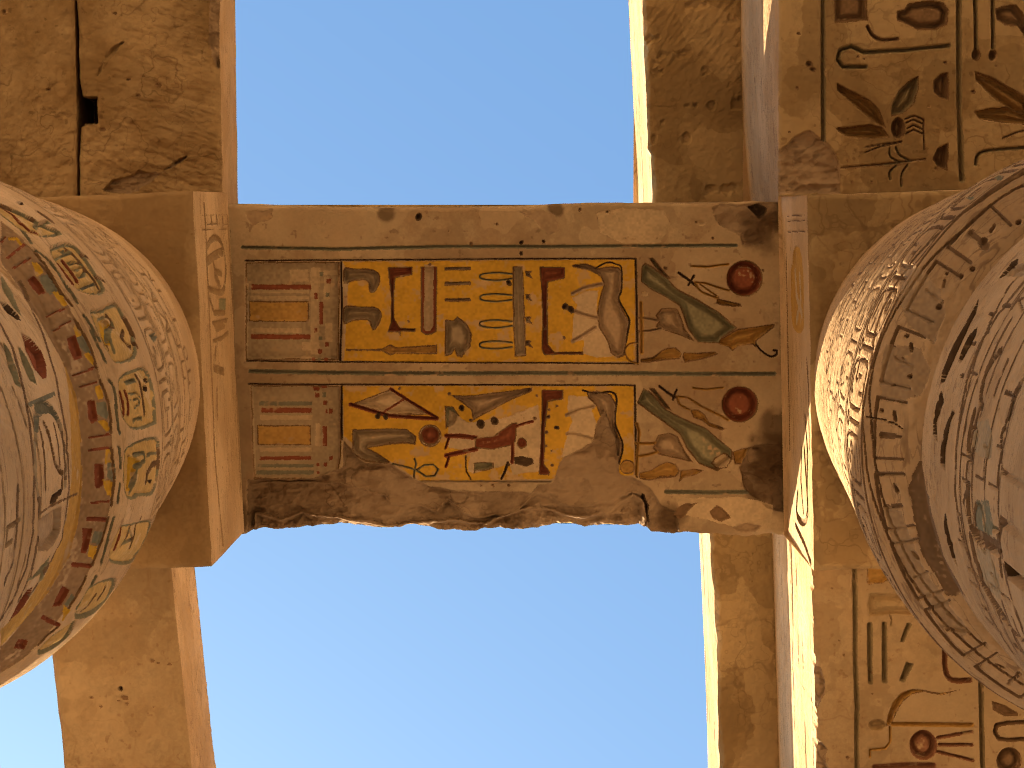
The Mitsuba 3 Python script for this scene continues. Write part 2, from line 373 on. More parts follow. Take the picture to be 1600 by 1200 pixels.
def box_row(a0, a1, s0, s1, period, seed, mat, depth=0.012, wide=0.014):
    """A frieze of open boxes, each with a bar and a disc."""
    rng, out = np.random.default_rng(seed), []
    mm = lambda q: np.ravel(np.asarray(q) * 1000).tolist()
    a, h = a0, s1 - s0
    while a < a1:
        w = period * rng.uniform(0.36, 0.42)
        if rng.random() < 0.12: a += period; continue
        out.append(('line', 'frieze_box', mat, depth, wide, 0.5, 0.2, 0, mm([(a - w, s0 + h * 0.3), (a - w, s1), (a + w, s1), (a + w, s0 + h * 0.3)])))
        out.append(('line', 'worn_sign', mat, depth * 0.7, wide * rng.uniform(0.9, 2.2), 0.5, 0.8, 0, mm([(a - w * 0.2, s0 + h * rng.uniform(0.3, 0.5)), (a - w * rng.uniform(-0.1, 0.3), s0 + h * 0.8)])))
        out.append(('line', 'worn_sign', mat, depth, wide, 0.5, 0.4, 0, mm([(a + w * 0.35, s0 + h * 0.5), (a + w * 0.6, s0 + h * 0.55)])))
        a += period
    return out

LEFT_BUD = [(-1.6, 1.16), (0.0, 1.20), (3.0, 1.13), (6.0, 1.03), (7.90, 0.985), (7.947, 0.980), (7.966, 0.905), (8.02, 0.925), (8.12, 1.01), (8.30, 1.119), (8.70, 1.152), (9.20, 1.124), (9.80, 1.060), (10.50, 1.020), (11.17, 0.962)]
RIGHT_BUD = [(-1.6, 1.22), (0.0, 1.27), (3.0, 1.20), (6.0, 1.10), (7.90, 1.055), (7.947, 1.048), (7.966, 0.915), (8.03, 0.94), (8.14, 1.095), (8.30, 1.225), (8.70, 1.215), (9.20, 1.169), (9.80, 1.111), (10.50, 1.051), (11.17, 0.990)]
EDGE_LO = [(-1.66, 1.945), (-1.557, 1.941), (-1.405, 1.929), (-1.102, 1.914), (-0.904, 1.914), (-0.741, 1.918), (-0.532, 1.911), (-0.411, 1.934), (-0.19, 1.938), (0.037, 1.934), (0.189, 1.923), (0.379, 1.892), (0.474, 1.911), (0.664, 1.9), (0.840, 1.911), (0.865, 1.942), (0.987, 1.95), (1.082, 1.938), (1.234, 1.95), (1.406, 1.961), (1.558, 1.95), (1.71, 1.95)]
EDGE_HI = [(-1.66, 0.0), (-1.387, 0.007), (-1.087, 0.011), (-0.712, 0.019), (-0.337, 0.019), (0.037, 0.007), (0.412, -0.011), (0.787, -0.011), (1.162, -0.007), (1.462, -0.022), (1.575, -0.015), (1.71, -0.007)]

# ------------------------------------------------------------------ carvings: kind, part, paint, depth, width, swell, raggedness, curved, outline in mm on its surface
CENTRE = [
('line','border_band','teal',0.012,0.02249,0.6,0,0,[-1547,247,-1014,258,-338,243,225,243,789,239,1352,236]),
('line','border_line','dark',0.01,0.009378,0.6,0,0,[-1532,326,-338,318,225,314,759,314]),
('line','border_line','dark',0.01,0.009456,0.6,0,0,[-1527,917,-340,925,754,932]),
('line','border_band','teal',0.012,0.0265,0.6,0,0,[-1509,977,-717,989,37,989,792,989,1585,993]),
('line','border_line','dark',0.01,0.009473,0.6,0,0,[-1518,1053,-340,1057,755,1061]),
('line','border_band','grey',0.01,0.01528,0.6,0,0,[-512,1631,37,1632,265,1632]),
('line','border_band','teal',0.012,0.02677,0.6,0,0,[948,1693,1175,1697,1433,1693]),
('cut','palace_facade_panel','grey',0.016,0,0.1,0,0,[-1532,335,-1254,331,-977,333,-983,912,-1311,908,-1537,912]),
('cut','palace_facade_panel','grey',0.012,0,0.1,0,0,[-1509,1060,-1156,1058,-970,1064,-974,1486,-1005,1623,-1494,1617]),
('paint','facade_mark','red',0.003,0,0.6,0.35,0,[-1503,464,-1149,464,-1150,495,-1503,495]),
('paint','facade_mark','red',0.003,0,0.6,0.35,0,[-1506,759,-1149,759,-1149,788,-1506,788]),
('paint','facade_mark','cream',0.003,0,0.6,0.35,0,[-1503,498,-1162,498,-1162,518,-1503,518]),
('paint','facade_mark','cream',0.003,0,0.6,0.35,0,[-1504,533,-1162,533,-1163,554,-1504,554]),
('paint','facade_mark','cream',0.003,0,0.6,0.35,0,[-1506,722,-1205,722,-1206,751,-1506,751]),
('paint','facade_mark','cream',0.003,0,0.6,0.35,0,[-1275,378,-1161,378,-1162,450,-1275,450]),
('paint','facade_mark','cream',0.003,0,0.6,0.35,0,[-1206,803,-1144,803,-1144,854,-1206,854]),
('paint','facade_mark','cream',0.003,0,0.6,0.35,0,[-1212,886,-1134,886,-1134,901,-1212,901]),
('paint','facade_mark','cream',0.003,0,0.6,0.35,0,[-1151,368,-1099,368,-1103,875,-1155,875]),
('paint','facade_mark','cream',0.003,0,0.6,0.35,0,[-1099,383,-996,383,-996,409,-1099,409]),
('paint','facade_mark','cream',0.003,0,0.6,0.35,0,[-1074,419,-1037,419,-1038,554,-1075,554]),
('paint','facade_mark','cream',0.003,0,0.6,0.35,0,[-1070,688,-1024,688,-1025,803,-1071,803]),
('paint','facade_mark','teal',0.003,0,0.6,0.35,0,[-1099,391,-1074,391,-1075,415,-1099,415]),
('paint','facade_mark','red',0.003,0,0.6,0.35,0,[-1061,434,-1032,434,-1033,458,-1061,458]),
('paint','facade_mark','red',0.003,0,0.6,0.35,0,[-1133,515,-1111,515,-1111,550,-1134,550]),
('paint','facade_mark','red',0.003,0,0.6,0.35,0,[-1102,568,-1078,568,-1079,699,-1103,699]),
('paint','facade_mark','red',0.003,0,0.6,0.35,0,[-1135,722,-1114,722,-1114,748,-1135,748]),
('paint','facade_mark','red',0.003,0,0.6,0.35,0,[-1068,802,-1043,802,-1044,832,-1068,832]),
('paint','facade_mark','red',0.003,0,0.6,0.35,0,[-1108,847,-1086,847,-1086,873,-1108,873]),
('paint','facade_mark','red',0.003,0,0.6,0.35,0,[-1145,894,-1124,894,-1124,915,-1145,915]),
('paint','facade_mark','red',0.003,0,0.6,0.35,0,[-1075,894,-1049,894,-1049,919,-1075,919]),
('paint','facade_mark','teal',0.003,0,0.6,0.35,0,[-1062,515,-1042,515,-1042,537,-1062,537]),
('paint','facade_mark','teal',0.003,0,0.6,0.35,0,[-1107,771,-1086,771,-1086,794,-1108,794]),
('paint','facade_mark','teal',0.003,0,0.6,0.35,0,[-1111,896,-1093,896,-1093,913,-1112,913]),
('paint','facade_mark','grey',0.003,0,0.6,0.35,0,[-1039,595,-1008,595,-1008,637,-1039,637]),
('cut','facade_door','ochre',0.016,0,0.3,0,0,[-1516,562,-1163,562,-1164,686,-1518,686]),
('paint','facade_mark','teal',0.003,0,0.6,0.35,0,[-1458,1156,-1145,1156,-1145,1181,-1458,1181]),
('paint','facade_mark','red',0.003,0,0.6,0.35,0,[-1446,1193,-1147,1193,-1147,1224,-1446,1224]),
('paint','facade_mark','cream',0.003,0,0.6,0.35,0,[-1454,1237,-1147,1237,-1148,1266,-1454,1266]),
('paint','facade_mark','cream',0.003,0,0.6,0.35,0,[-1461,1429,-1149,1429,-1149,1455,-1461,1455]),
('paint','facade_mark','grey',0.003,0,0.6,0.35,0,[-1472,1470,-1160,1471,-1160,1478,-1472,1478]),
('paint','facade_mark','red',0.003,0,0.6,0.35,0,[-1456,1481,-1155,1481,-1155,1504,-1457,1504]),
('paint','facade_mark','teal',0.003,0,0.6,0.35,0,[-1472,1528,-1139,1528,-1139,1549,-1473,1549]),
('paint','facade_mark','teal',0.003,0,0.6,0.35,0,[-1483,1566,-1140,1566,-1140,1591,-1483,1591]),
('paint','facade_mark','dark',0.003,0,0.6,0.35,0,[-1494,1615,-1411,1615,-1411,1631,-1494,1631]),
('paint','facade_mark','red',0.003,0,0.6,0.35,0,[-1128,1104,-1100,1104,-1100,1133,-1128,1133]),
('paint','facade_mark','red',0.003,0,0.6,0.35,0,[-1080,1152,-1057,1152,-1058,1177,-1080,1177]),
('paint','facade_mark','red',0.003,0,0.6,0.35,0,[-1045,1199,-1024,1199,-1025,1230,-1045,1230]),
('paint','facade_mark','red',0.003,0,0.6,0.35,0,[-1082,1304,-1058,1304,-1059,1419,-1083,1419]),
('paint','facade_mark','red',0.003,0,0.6,0.35,0,[-1047,1480,-1024,1480,-1025,1507,-1048,1507]),
('paint','facade_mark','red',0.003,0,0.6,0.35,0,[-1082,1518,-1058,1518,-1058,1543,-1082,1543]),
('paint','facade_mark','red',0.003,0,0.6,0.35,0,[-1125,1570,-1104,1570,-1104,1589,-1125,1589]),
('paint','facade_mark','red',0.003,0,0.6,0.35,0,[-1100,1608,-1071,1608,-1071,1627,-1100,1627]),
('paint','facade_mark','red',0.003,0,0.6,0.35,0,[-1125,1522,-1106,1522,-1106,1541,-1125,1541]),
('paint','facade_mark','red',0.003,0,0.6,0.35,0,[-1068,1199,-1056,1199,-1056,1225,-1068,1225]),
('paint','facade_mark','grey',0.003,0,0.6,0.35,0,[-1049,1306,-1028,1306,-1029,1331,-1049,1331]),
('paint','facade_mark','teal',0.003,0,0.6,0.35,0,[-1084,1102,-1063,1102,-1063,1133,-1084,1133]),
('paint','facade_mark','cream',0.003,0,0.6,0.35,0,[-1127,1287,-1096,1287,-1097,1423,-1128,1423]),
('paint','facade_mark','red',0.003,0,0.6,0.35,0,[-1140,1068,-1104,1068,-1105,1094,-1140,1094]),
('paint','facade_mark','red',0.003,0,0.6,0.35,0,[-1088,1058,-1058,1058,-1058,1077,-1088,1077]),
('cut','facade_door','ochre',0.012,0,0.3,0,0,[-1472,1296,-1153,1296,-1154,1415,-1473,1415]),
('line','field_edge','dark',0.016,0.01242,0.6,0,0,[-969,335,-967,626,-977,912]),
('line','field_edge','dark',0.016,0.01247,0.6,0,0,[-967,1066,-971,1246,-968,1379]),
('paint','yellow_field','yellow',0.005,0,0.6,0.25,0,[-962,329,-338,326,225,322,759,318,762,902,735,921,37,925,-566,921,-954,913,-937,562,-925,412]),
('paint','yellow_field','yellow',0.005,0,0.6,0.25,0,[-963,1065,-340,1061,226,1065,751,1065,758,1594,644,1601,227,1616,-342,1628,-512,1628,-720,1490,-916,1395,-961,1357]),
('line','field_edge','dark',0.012,0.01318,0.6,0,0,[763,314,772,600,777,932]),
('line','field_edge','dark',0.012,0.01324,0.6,0,0,[759,1061,764,1281,777,1605]),
('cut','throw_stick_glyph','grey',0.03,0,0.6,0,1,[-954,368,-892,371,-799,372,-750,397,-740,440,-757,487,-778,512,-806,504,-819,445,-893,446,-955,457]),
('cut','throw_stick_glyph','grey',0.03,0,0.6,0,1,[-956,595,-852,593,-764,597,-731,639,-744,689,-775,735,-795,720,-816,675,-894,678,-957,694]),
('cut','adze_glyph','red',0.025,0,0.6,0,0,[-698,362,-551,360,-550,409,-651,426,-661,544,-656,668,-623,718,-532,720,-536,742,-620,742,-619,774,-638,746,-672,746,-700,746,-682,689,-678,544,-691,440]),
('cut','plaque_glyph','red',0.025,0,0.2,0,0,[-503,358,-405,358,-410,740,-439,759,-475,763,-505,740]),
('paint','plaque_glyph__centre','cream',0.005,0,0.6,0,0,[-481,347,-427,347,-431,709,-449,740,-475,742,-489,720]),
('cut','short_bar_glyph','grey',0.02,0,0.6,0,0,[-363,363,-208,361,-206,383,-364,385]),
('cut','short_bar_glyph','grey',0.02,0,0.6,0,0,[-364,449,-209,447,-207,470,-364,472]),
('cut','short_bar_glyph','grey',0.02,0,0.6,0,0,[-364,546,-209,544,-207,566,-364,568]),
('cut','loaf_glyph','grey',0.03,0,0.6,0,0,[-362,670,-313,676,-289,651,-232,691,-199,761,-209,834,-261,896,-292,886,-303,849,-325,881,-363,888]),
('cut','club_glyph','ochre',0.018,0,0.6,0,0,[-942,842,-823,844,-730,842,-683,815,-647,834,-543,826,-406,819,-402,878,-543,873,-652,873,-683,884,-725,860,-823,855,-942,855]),
('line','loop_glyph','green',0.016,0.01202,0.6,0,1,[37,405,-56,397,-135,405,-154,420,-135,435,-57,442,37,431]),
('line','loop_glyph','green',0.016,0.01204,0.6,0,1,[37,529,-57,521,-136,529,-154,544,-136,559,-57,566,37,555]),
('line','loop_glyph','green',0.016,0.01206,0.6,0,1,[37,683,-57,675,-136,683,-155,698,-136,713,-57,721,37,709]),
('line','loop_glyph','green',0.016,0.01208,0.6,0,1,[37,808,-57,800,-136,807,-155,823,-136,838,-57,845,37,834]),
('cut','standard_glyph','grey',0.026,0,0.4,0,0,[37,358,99,358,108,544,120,886,52,892,44,751,37,544]),
('cut','tie_glyph','grey',0.02,0,0.6,0,0,[112,384,153,387,141,403,159,432,116,417]),
('cut','tie_glyph','grey',0.02,0,0.6,0,0,[112,521,153,523,141,539,160,568,116,554]),
('cut','tie_glyph','grey',0.02,0,0.6,0,0,[112,653,153,655,141,672,160,701,116,687]),
('cut','tie_glyph','grey',0.02,0,0.6,0,0,[112,792,154,795,141,811,160,840,116,826]),
('cut','axe_glyph','red',0.024,0,0.6,0,0,[195,358,350,362,350,430,248,453,247,595,250,819,286,863,456,860,454,882,299,881,224,884,208,844,214,647,207,502]),
('paint','worn_plaster','cream',0.004,0,0.6,0.5,0,[389,544,472,502,544,502,534,627,618,730,701,886,535,896,452,876,462,792,390,803,395,668,420,585]),
('cut','ram_glyph','hide',0.026,0,0.75,0,0,[389,349,472,339,544,370,575,362,616,358,663,362,683,389,681,502,667,554,688,606,730,693,713,803,699,886,660,901,618,874,597,803,547,720,537,627,557,523,575,471,557,420,492,384,394,366]),
('line','ram_glyph__leg','hide',0.014,0.02691,0.6,0,0,[394,519,472,482,565,463]),
('line','ram_glyph__leg','hide',0.014,0.02692,0.6,0,0,[410,624,483,649,545,664]),
('line','ram_glyph__leg','hide',0.014,0.02702,0.6,0,0,[395,798,452,767,524,720]),
('line','ram_glyph__horn','dark',0.018,0.009307,0.6,0,1,[523,374,596,337,647,347,680,370,681,502,665,550,711,637,729,691,709,803]),
('line','ring_glyph','ochre',0.014,0.01039,0.6,0,1,[774,811,734,815,706,844,707,881,731,917,780,930]),
('cut','bird_glyph__wing','green',0.03,0,0.75,0,0,[798,362,819,337,864,358,937,414,1005,487,1135,554,1260,629,1368,722,1277,778,1257,813,1137,809,1074,732,1026,596,948,544,865,502,795,451]),
('cut','bird_glyph__tail','green',0.025,0,0.6,0,0,[839,312,864,304,916,368,974,434,948,430,880,368]),
('cut','bird_glyph__body','hide',0.024,0,0.75,0,0,[882,647,918,606,969,601,1016,608,1058,730,1116,803,1033,767,939,735,882,716,899,684]),
('cut','bird_glyph__head','ochre',0.026,0,0.6,0,0,[1257,791,1368,726,1478,712,1583,695,1582,718,1481,795,1477,845,1458,820,1373,829,1336,859,1313,834,1256,815]),
('line','bird_glyph__leg','hide',0.016,0.01865,0.6,0,0,[787,664,845,668,899,678]),
('line','bird_glyph__leg','hide',0.016,0.01662,0.6,0,0,[790,743,846,739,918,724]),
('line','perch_glyph','ochre',0.018,0.02279,0.6,0,0,[797,573,802,689,801,867]),
('line','bird_glyph__crest','dark',0.016,0.01242,0.6,0,1,[1477,818,1510,857,1561,890,1594,881,1598,857,1579,853]),
('cut','sun_disc_glyph','red',0.032,0,0.7,0,0,[1512,430,1510,454,1502,477,1490,497,1473,514,1452,527,1430,535,1406,538,1382,535,1359,527,1338,514,1321,497,1308,477,1300,454,1297,430,1300,406,1307,383,1320,363,1337,346,1357,333,1380,325,1404,323,1428,325,1451,333,1471,346,1488,363,1501,383,1509,406]),
('line','stroke_glyph','ochre',0.015,0.01446,0.6,0,0,[1092,358,1185,362,1309,347]),
('line','small_cross_glyph','dark',0.016,0.01649,0.6,0,0,[1016,397,1072,435,1124,477]),
('line','small_cross_glyph','dark',0.016,0.01245,0.6,0,0,[1107,413,1076,469]),
('line','sandal_glyph','ochre',0.015,0.01445,0.6,0,0,[1113,453,1175,459,1248,482,1315,502]),
('line','sandal_glyph','ochre',0.015,0.01444,0.6,0,1,[1113,453,1145,502,1197,528,1243,544]),
('line','sandal_glyph','ochre',0.012,0.01031,0.6,0,1,[1144,465,1196,502,1243,533]),
('cut','cobra_glyph','ochre',0.02,0,0.6,0,0,[1250,529,1259,550,1383,577,1392,596,1342,598,1270,589,1238,577]),
('cut','viper_glyph','ochre',0.022,0,0.6,0,0,[793,901,867,891,919,850,960,834,1004,834,1040,871,1023,902,951,909,847,924,793,924]),
('cut','viper_glyph__tail','ochre',0.02,0,0.6,0,0,[1050,863,1137,867,1230,859,1257,874,1179,901,1054,926,1040,886]),
('cut','sail_glyph','cream',0.022,0,0.5,0,0,[-906,1168,-684,1081,-441,1237,-690,1237]),
('line','sail_glyph__mast','red',0.02,0.02508,0.6,0,0,[-918,1173,-804,1209,-690,1241,-545,1251,-407,1258]),
('line','sail_glyph__mast','red',0.02,0.02088,0.6,0,0,[-681,1083,-575,1152,-410,1252]),
('line','sail_glyph__mast','red',0.018,0.01456,0.6,0,0,[-723,1221,-607,1148]),
('cut','foreleg_glyph','grey',0.028,0,0.75,0,0,[-911,1319,-836,1321,-711,1315,-587,1319,-528,1361,-533,1415,-587,1405,-691,1413,-816,1434,-754,1465,-681,1518,-712,1530,-827,1516,-910,1471]),
('cut','small_disc_glyph','cream',0.012,0,0.1,0,0,[-381,1359,-383,1377,-390,1393,-401,1408,-415,1419,-432,1425,-450,1428,-467,1425,-484,1419,-498,1408,-509,1393,-516,1377,-518,1359,-516,1341,-509,1324,-498,1310,-484,1299,-467,1292,-449,1290,-431,1292,-415,1299,-401,1310,-390,1324,-383,1341]),
('cut','small_disc_glyph__centre','red',0.026,0,0.6,0,0,[-391,1359,-393,1374,-399,1388,-408,1400,-420,1409,-435,1415,-450,1417,-465,1415,-479,1409,-491,1400,-500,1388,-506,1374,-508,1359,-506,1344,-500,1329,-490,1317,-478,1308,-464,1302,-449,1300,-434,1302,-420,1308,-408,1317,-399,1329,-393,1344]),
('line','ankh_glyph','green',0.016,0.01258,0.6,0,0,[-669,1528,-588,1547,-529,1566,-483,1535,-431,1531,-400,1560,-421,1600,-473,1604,-529,1566]),
('line','ankh_glyph','green',0.016,0.0125,0.6,0,0,[-541,1497,-531,1528,-542,1570,-544,1617]),
('cut','bread_glyph','green',0.025,0,0.6,0,0,[-362,1181,-310,1187,-276,1240,-302,1302,-356,1315]),
('cut','feather_glyph','hide',0.025,0,0.75,0,0,[-329,1118,-189,1118,37,1091,158,1072,151,1099,37,1148,-76,1205,-197,1270,-208,1205,-257,1167]),
('paint','worn_plaster','cream',0.004,0,0.6,0.7,0,[-340,1205,-227,1281,0,1251,189,1175,212,1395,197,1567,37,1593,19,1529,-190,1586,-228,1567,-209,1452,-341,1433]),
('line','man_glyph__leg','red',0.018,0.0293,0.6,0,0,[-353,1361,-275,1361,-176,1373]),
('line','man_glyph__leg','red',0.018,0.01665,0.6,0,0,[-337,1367,-356,1434]),
('line','man_glyph__leg','red',0.018,0.02932,0.6,0,0,[-353,1478,-275,1460,-176,1439]),
('line','man_glyph__leg','red',0.018,0.01666,0.6,0,0,[-337,1487,-356,1545]),
('cut','man_glyph__torso','red',0.02,0,0.5,0,0,[-186,1372,-76,1361,37,1281,68,1281,60,1395,37,1418,-76,1441,-186,1437]),
('line','man_glyph__arm','red',0.016,0.019,0.6,0,0,[45,1312,83,1296,158,1274]),
('line','man_glyph__arm','red',0.016,0.02272,0.6,0,0,[37,1395,41,1456,37,1517]),
('cut','man_glyph__head','red',0.02,0,0.6,0,0,[125,1403,122,1418,113,1430,101,1436,88,1436,75,1430,67,1418,64,1403,67,1388,75,1376,88,1369,101,1369,113,1376,122,1388]),
('cut','man_glyph__hair','dark',0.016,0,0.6,0,0,[45,1487,94,1479,159,1494,166,1525,121,1544,53,1525]),
('cut','stool_glyph','green',0.022,0,0.6,0,0,[-190,1520,-129,1514,-67,1518,-69,1550,-129,1570,-171,1566,-192,1586]),
('line','crack','dark',0.012,0.009383,0.6,0,0,[-238,1481,-235,1570,-207,1618]),
('line','crack','dark',0.015,0.01669,0.6,0,0,[-25,1613,-4,1571,11,1518]),
('cut','axe_glyph','red',0.024,0,0.6,0,0,[209,1085,339,1089,339,1144,251,1158,233,1319,228,1529,263,1571,258,1594,194,1592,202,1424,210,1215]),
('line','ram_glyph__leg','hide',0.014,0.02716,0.6,0,0,[360,1236,432,1206,516,1186]),
('line','ram_glyph__leg','hide',0.014,0.02718,0.6,0,0,[365,1349,422,1353,527,1384]),
('paint','worn_plaster','cream',0.004,0,0.6,0.6,0,[370,1121,474,1126,526,1152,505,1215,558,1340,516,1424,454,1466,381,1471,329,1487,350,1392,391,1277,360,1194]),
('cut','ram_glyph','hide',0.028,0,0.5,0,0,[474,1100,536,1092,619,1116,653,1175,645,1288,662,1351,689,1414,675,1487,665,1581,579,1571,506,1487,526,1319,557,1246,526,1175,484,1142]),
('line','ram_glyph__horn','dark',0.018,0.01146,0.6,0,1,[453,1090,526,1110,609,1102,651,1137,645,1288,691,1414,669,1529]),
('cut','ring_glyph','ochre',0.014,0,0.6,0,0,[765,1546,762,1561,754,1574,742,1584,727,1589,711,1589,696,1584,684,1574,676,1561,673,1546,676,1531,684,1517,696,1507,711,1502,727,1502,742,1507,754,1517,762,1531]),
('cut','bird_glyph__wing','green',0.03,0,0.75,0,0,[771,1165,811,1075,858,1100,952,1204,1036,1248,1182,1311,1339,1445,1344,1502,1252,1573,1144,1529,1068,1435,1031,1351,901,1259]),
('cut','bird_glyph__tail','green',0.025,0,0.6,0,0,[837,1071,874,1075,921,1131,984,1215,942,1194]),
('cut','bird_glyph__body','hide',0.024,0,0.75,0,0,[883,1391,901,1353,974,1340,1016,1361,1063,1456,1111,1521,996,1493,904,1472,870,1435]),
('line','bird_glyph__leg','ochre',0.016,0.01885,0.6,0,0,[766,1405,829,1405,883,1403]),
('line','bird_glyph__leg','ochre',0.016,0.01679,0.6,0,0,[772,1485,829,1476,897,1456]),
('line','perch_glyph','ochre',0.018,0.02083,0.6,0,0,[772,1288,789,1340,779,1466,773,1592]),
('cut','bird_glyph__head','ochre',0.022,0,0.6,0,0,[1341,1456,1391,1437,1516,1420,1578,1405,1443,1445,1413,1529,1353,1533]),
('cut','bird_glyph__breast_patch','cream',0.012,0,0.2,0.5,0,[1235,1487,1298,1461,1340,1498,1309,1550,1246,1563,1215,1529]),
('cut','sun_disc_glyph','red',0.032,0,0.7,0,0,[1492,1173,1489,1197,1482,1220,1469,1241,1452,1258,1431,1271,1409,1279,1385,1282,1361,1279,1338,1271,1317,1258,1300,1241,1287,1220,1278,1197,1276,1173,1278,1149,1286,1126,1299,1106,1315,1088,1336,1075,1359,1067,1383,1065,1407,1067,1430,1075,1450,1088,1468,1106,1481,1126,1489,1149]),
('line','stroke_glyph','ochre',0.015,0.01251,0.6,0,0,[1107,1074,1180,1083,1284,1073]),
('line','small_cross_glyph','dark',0.016,0.01662,0.6,0,0,[906,1065,952,1102,1000,1131]),
('line','small_cross_glyph','dark',0.016,0.01251,0.6,0,0,[1010,1085,985,1144]),
('line','sandal_glyph','ochre',0.015,0.01456,0.6,0,0,[1010,1126,1077,1131,1160,1184,1265,1236,1317,1267]),
('line','sandal_glyph','ochre',0.015,0.01246,0.6,0,1,[1010,1126,1030,1173,1088,1204]),
('cut','cobra_glyph','ochre',0.02,0,0.6,0,0,[1088,1204,1139,1199,1181,1236,1203,1278,1265,1299,1305,1317,1276,1328,1203,1304,1161,1267,1109,1252]),
('cut','viper_glyph','ochre',0.022,0,0.6,0,0,[790,1581,861,1562,913,1529,954,1514,1006,1525,1030,1571,1007,1605,913,1613,830,1625,790,1615]),
('cut','viper_glyph__tail','ochre',0.02,0,0.6,0,0,[1033,1567,1121,1555,1174,1566,1122,1594,1049,1615,1023,1639]),
('spall','broken_edge','broken',0.03,0,0.6,0.5,0,[-1535,1616,-1327,1616,-1160,1616,-970,1547,-961,1372,-901,1463,-826,1524,-682,1525,-535,1624,-448,1666,-342,1681,151,1693,189,1655,284,1643,333,1494,511,1403,537,1274,586,1205,651,1395,674,1586,796,1632,872,1693,929,1777,1024,1816,1027,2200,-1541,2198]),
('spall','broken_edge','broken',0.08,0,0.6,0.5,0,[-1535,1646,-1289,1631,-986,1639,-713,1715,-676,1754,-486,1781,-410,1811,-342,1731,-247,1815,-171,1838,37,1838,170,1693,273,1731,417,1777,607,1750,739,1693,796,1693,842,1758,855,2046,-1539,2044]),
('spall','broken_edge','broken',0.15,0,0.6,0.5,0,[-1499,1822,-1329,1861,-1215,1815,-874,1872,-646,1899,-342,1861,-114,1884,151,1777,273,1796,425,1846,588,1808,758,1708,827,1758,843,2046,-1501,2045]),
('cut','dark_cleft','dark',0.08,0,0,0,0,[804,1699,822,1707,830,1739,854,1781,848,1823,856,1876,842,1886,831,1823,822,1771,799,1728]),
('spall','broken_edge','broken',0.015,0,0.6,0.5,0,[1431,1426,1647,1396,1663,1816,1537,1778,1422,1682,1383,1548]),
('spall','broken_edge','broken',0.012,0,0.6,0.5,0,[1203,18,1254,-3,1605,-13,1617,110,1524,131,1525,234,1391,234,1369,182,1255,121]),
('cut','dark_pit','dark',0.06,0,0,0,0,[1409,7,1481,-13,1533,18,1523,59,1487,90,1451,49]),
('cut','pit','dark',0.018,0,0,0.6,0,[-525,93,-535,81,-535,64,-526,50,-511,44,-497,50,-492,65,-497,82,-510,93]),
('cut','pit','umber',0.018,0,0,0.6,0,[-46,112,-48,117,-54,120,-60,119,-64,115,-64,110,-60,106,-54,105,-48,107]),
('cut','pit','umber',0.018,0,0,0.6,0,[-333,160,-337,161,-342,158,-344,153,-343,148,-339,146,-334,147,-331,151,-330,156]),
('cut','pit','umber',0.018,0,0,0.6,0,[-198,240,-206,242,-213,237,-217,228,-216,220,-209,216,-200,217,-194,225,-193,234]),
('cut','pit','umber',0.018,0,0,0.6,0,[-453,356,-458,351,-458,343,-454,336,-446,333,-440,336,-438,343,-440,351,-446,356]),
('cut','pit','umber',0.018,0,0,0.6,0,[-570,687,-576,688,-582,684,-585,678,-583,672,-578,668,-572,670,-567,675,-567,682]),
('cut','pit','dark',0.018,0,0,0.6,0,[28,473,16,475,5,468,-1,455,2,443,11,436,24,439,33,450,35,463]),
('cut','pit','dark',0.018,0,0,0.6,0,[339,616,330,606,330,591,338,579,351,574,363,579,367,592,363,607,352,616]),
('cut','pit','dark',0.018,0,0,0.6,0,[397,634,383,637,370,628,363,613,366,599,378,591,392,594,403,607,405,623]),
('cut','pit','dark',0.018,0,0,0.6,0,[82,237,76,229,75,218,82,209,91,205,100,209,104,219,100,230,92,237]),
('cut','pit','dark',0.018,0,0,0.6,0,[231,226,223,227,214,222,210,213,212,204,219,199,228,201,235,209,236,218]),
('cut','pit','dark',0.018,0,0,0.6,0,[83,297,77,290,77,281,82,272,91,269,99,272,102,281,99,291,92,297]),
('cut','pit','dark',0.018,0,0,0.6,0,[614,40,611,48,602,53,592,51,586,45,586,36,592,30,602,28,611,32]),
('cut','pit','umber',0.018,0,0,0.6,0,[429,40,424,34,424,26,429,18,436,15,443,18,446,26,443,34,437,40]),
('cut','pit','umber',0.018,0,0,0.6,0,[944,380,936,381,929,376,925,368,926,359,933,355,941,357,948,364,949,373]),
('cut','pit','umber',0.018,0,0,0.6,0,[348,788,343,789,338,786,335,780,336,774,341,771,346,772,351,777,351,783]),
('cut','pit','umber',0.018,0,0,0.6,0,[707,201,703,202,699,199,697,194,698,190,701,188,706,189,709,193,710,197]),
('cut','pit','umber',0.018,0,0,0.6,0,[1517,393,1511,394,1504,390,1501,383,1502,376,1508,373,1515,374,1520,380,1521,387]),
('cut','pit','umber',0.018,0,0,0.6,0,[309,1183,307,1188,301,1191,295,1190,291,1186,291,1181,295,1177,301,1176,307,1178]),
('cut','pit','umber',0.018,0,0,0.6,0,[265,1204,262,1210,256,1214,248,1212,243,1207,243,1201,248,1196,256,1195,262,1198]),
('cut','pit','umber',0.018,0,0,0.6,0,[264,1248,261,1255,253,1259,244,1258,238,1252,238,1244,244,1239,253,1237,261,1241]),
('cut','pit','dark',0.018,0,0,0.6,0,[318,1312,314,1322,303,1327,290,1325,282,1317,282,1307,290,1298,303,1296,314,1302]),
('cut','pit','umber',0.018,0,0,0.6,0,[253,1340,250,1347,243,1351,234,1350,228,1344,228,1336,234,1331,243,1329,250,1333]),
('cut','pit','umber',0.018,0,0,0.6,0,[243,1426,238,1427,233,1424,231,1418,232,1413,236,1411,241,1412,245,1416,246,1422]),
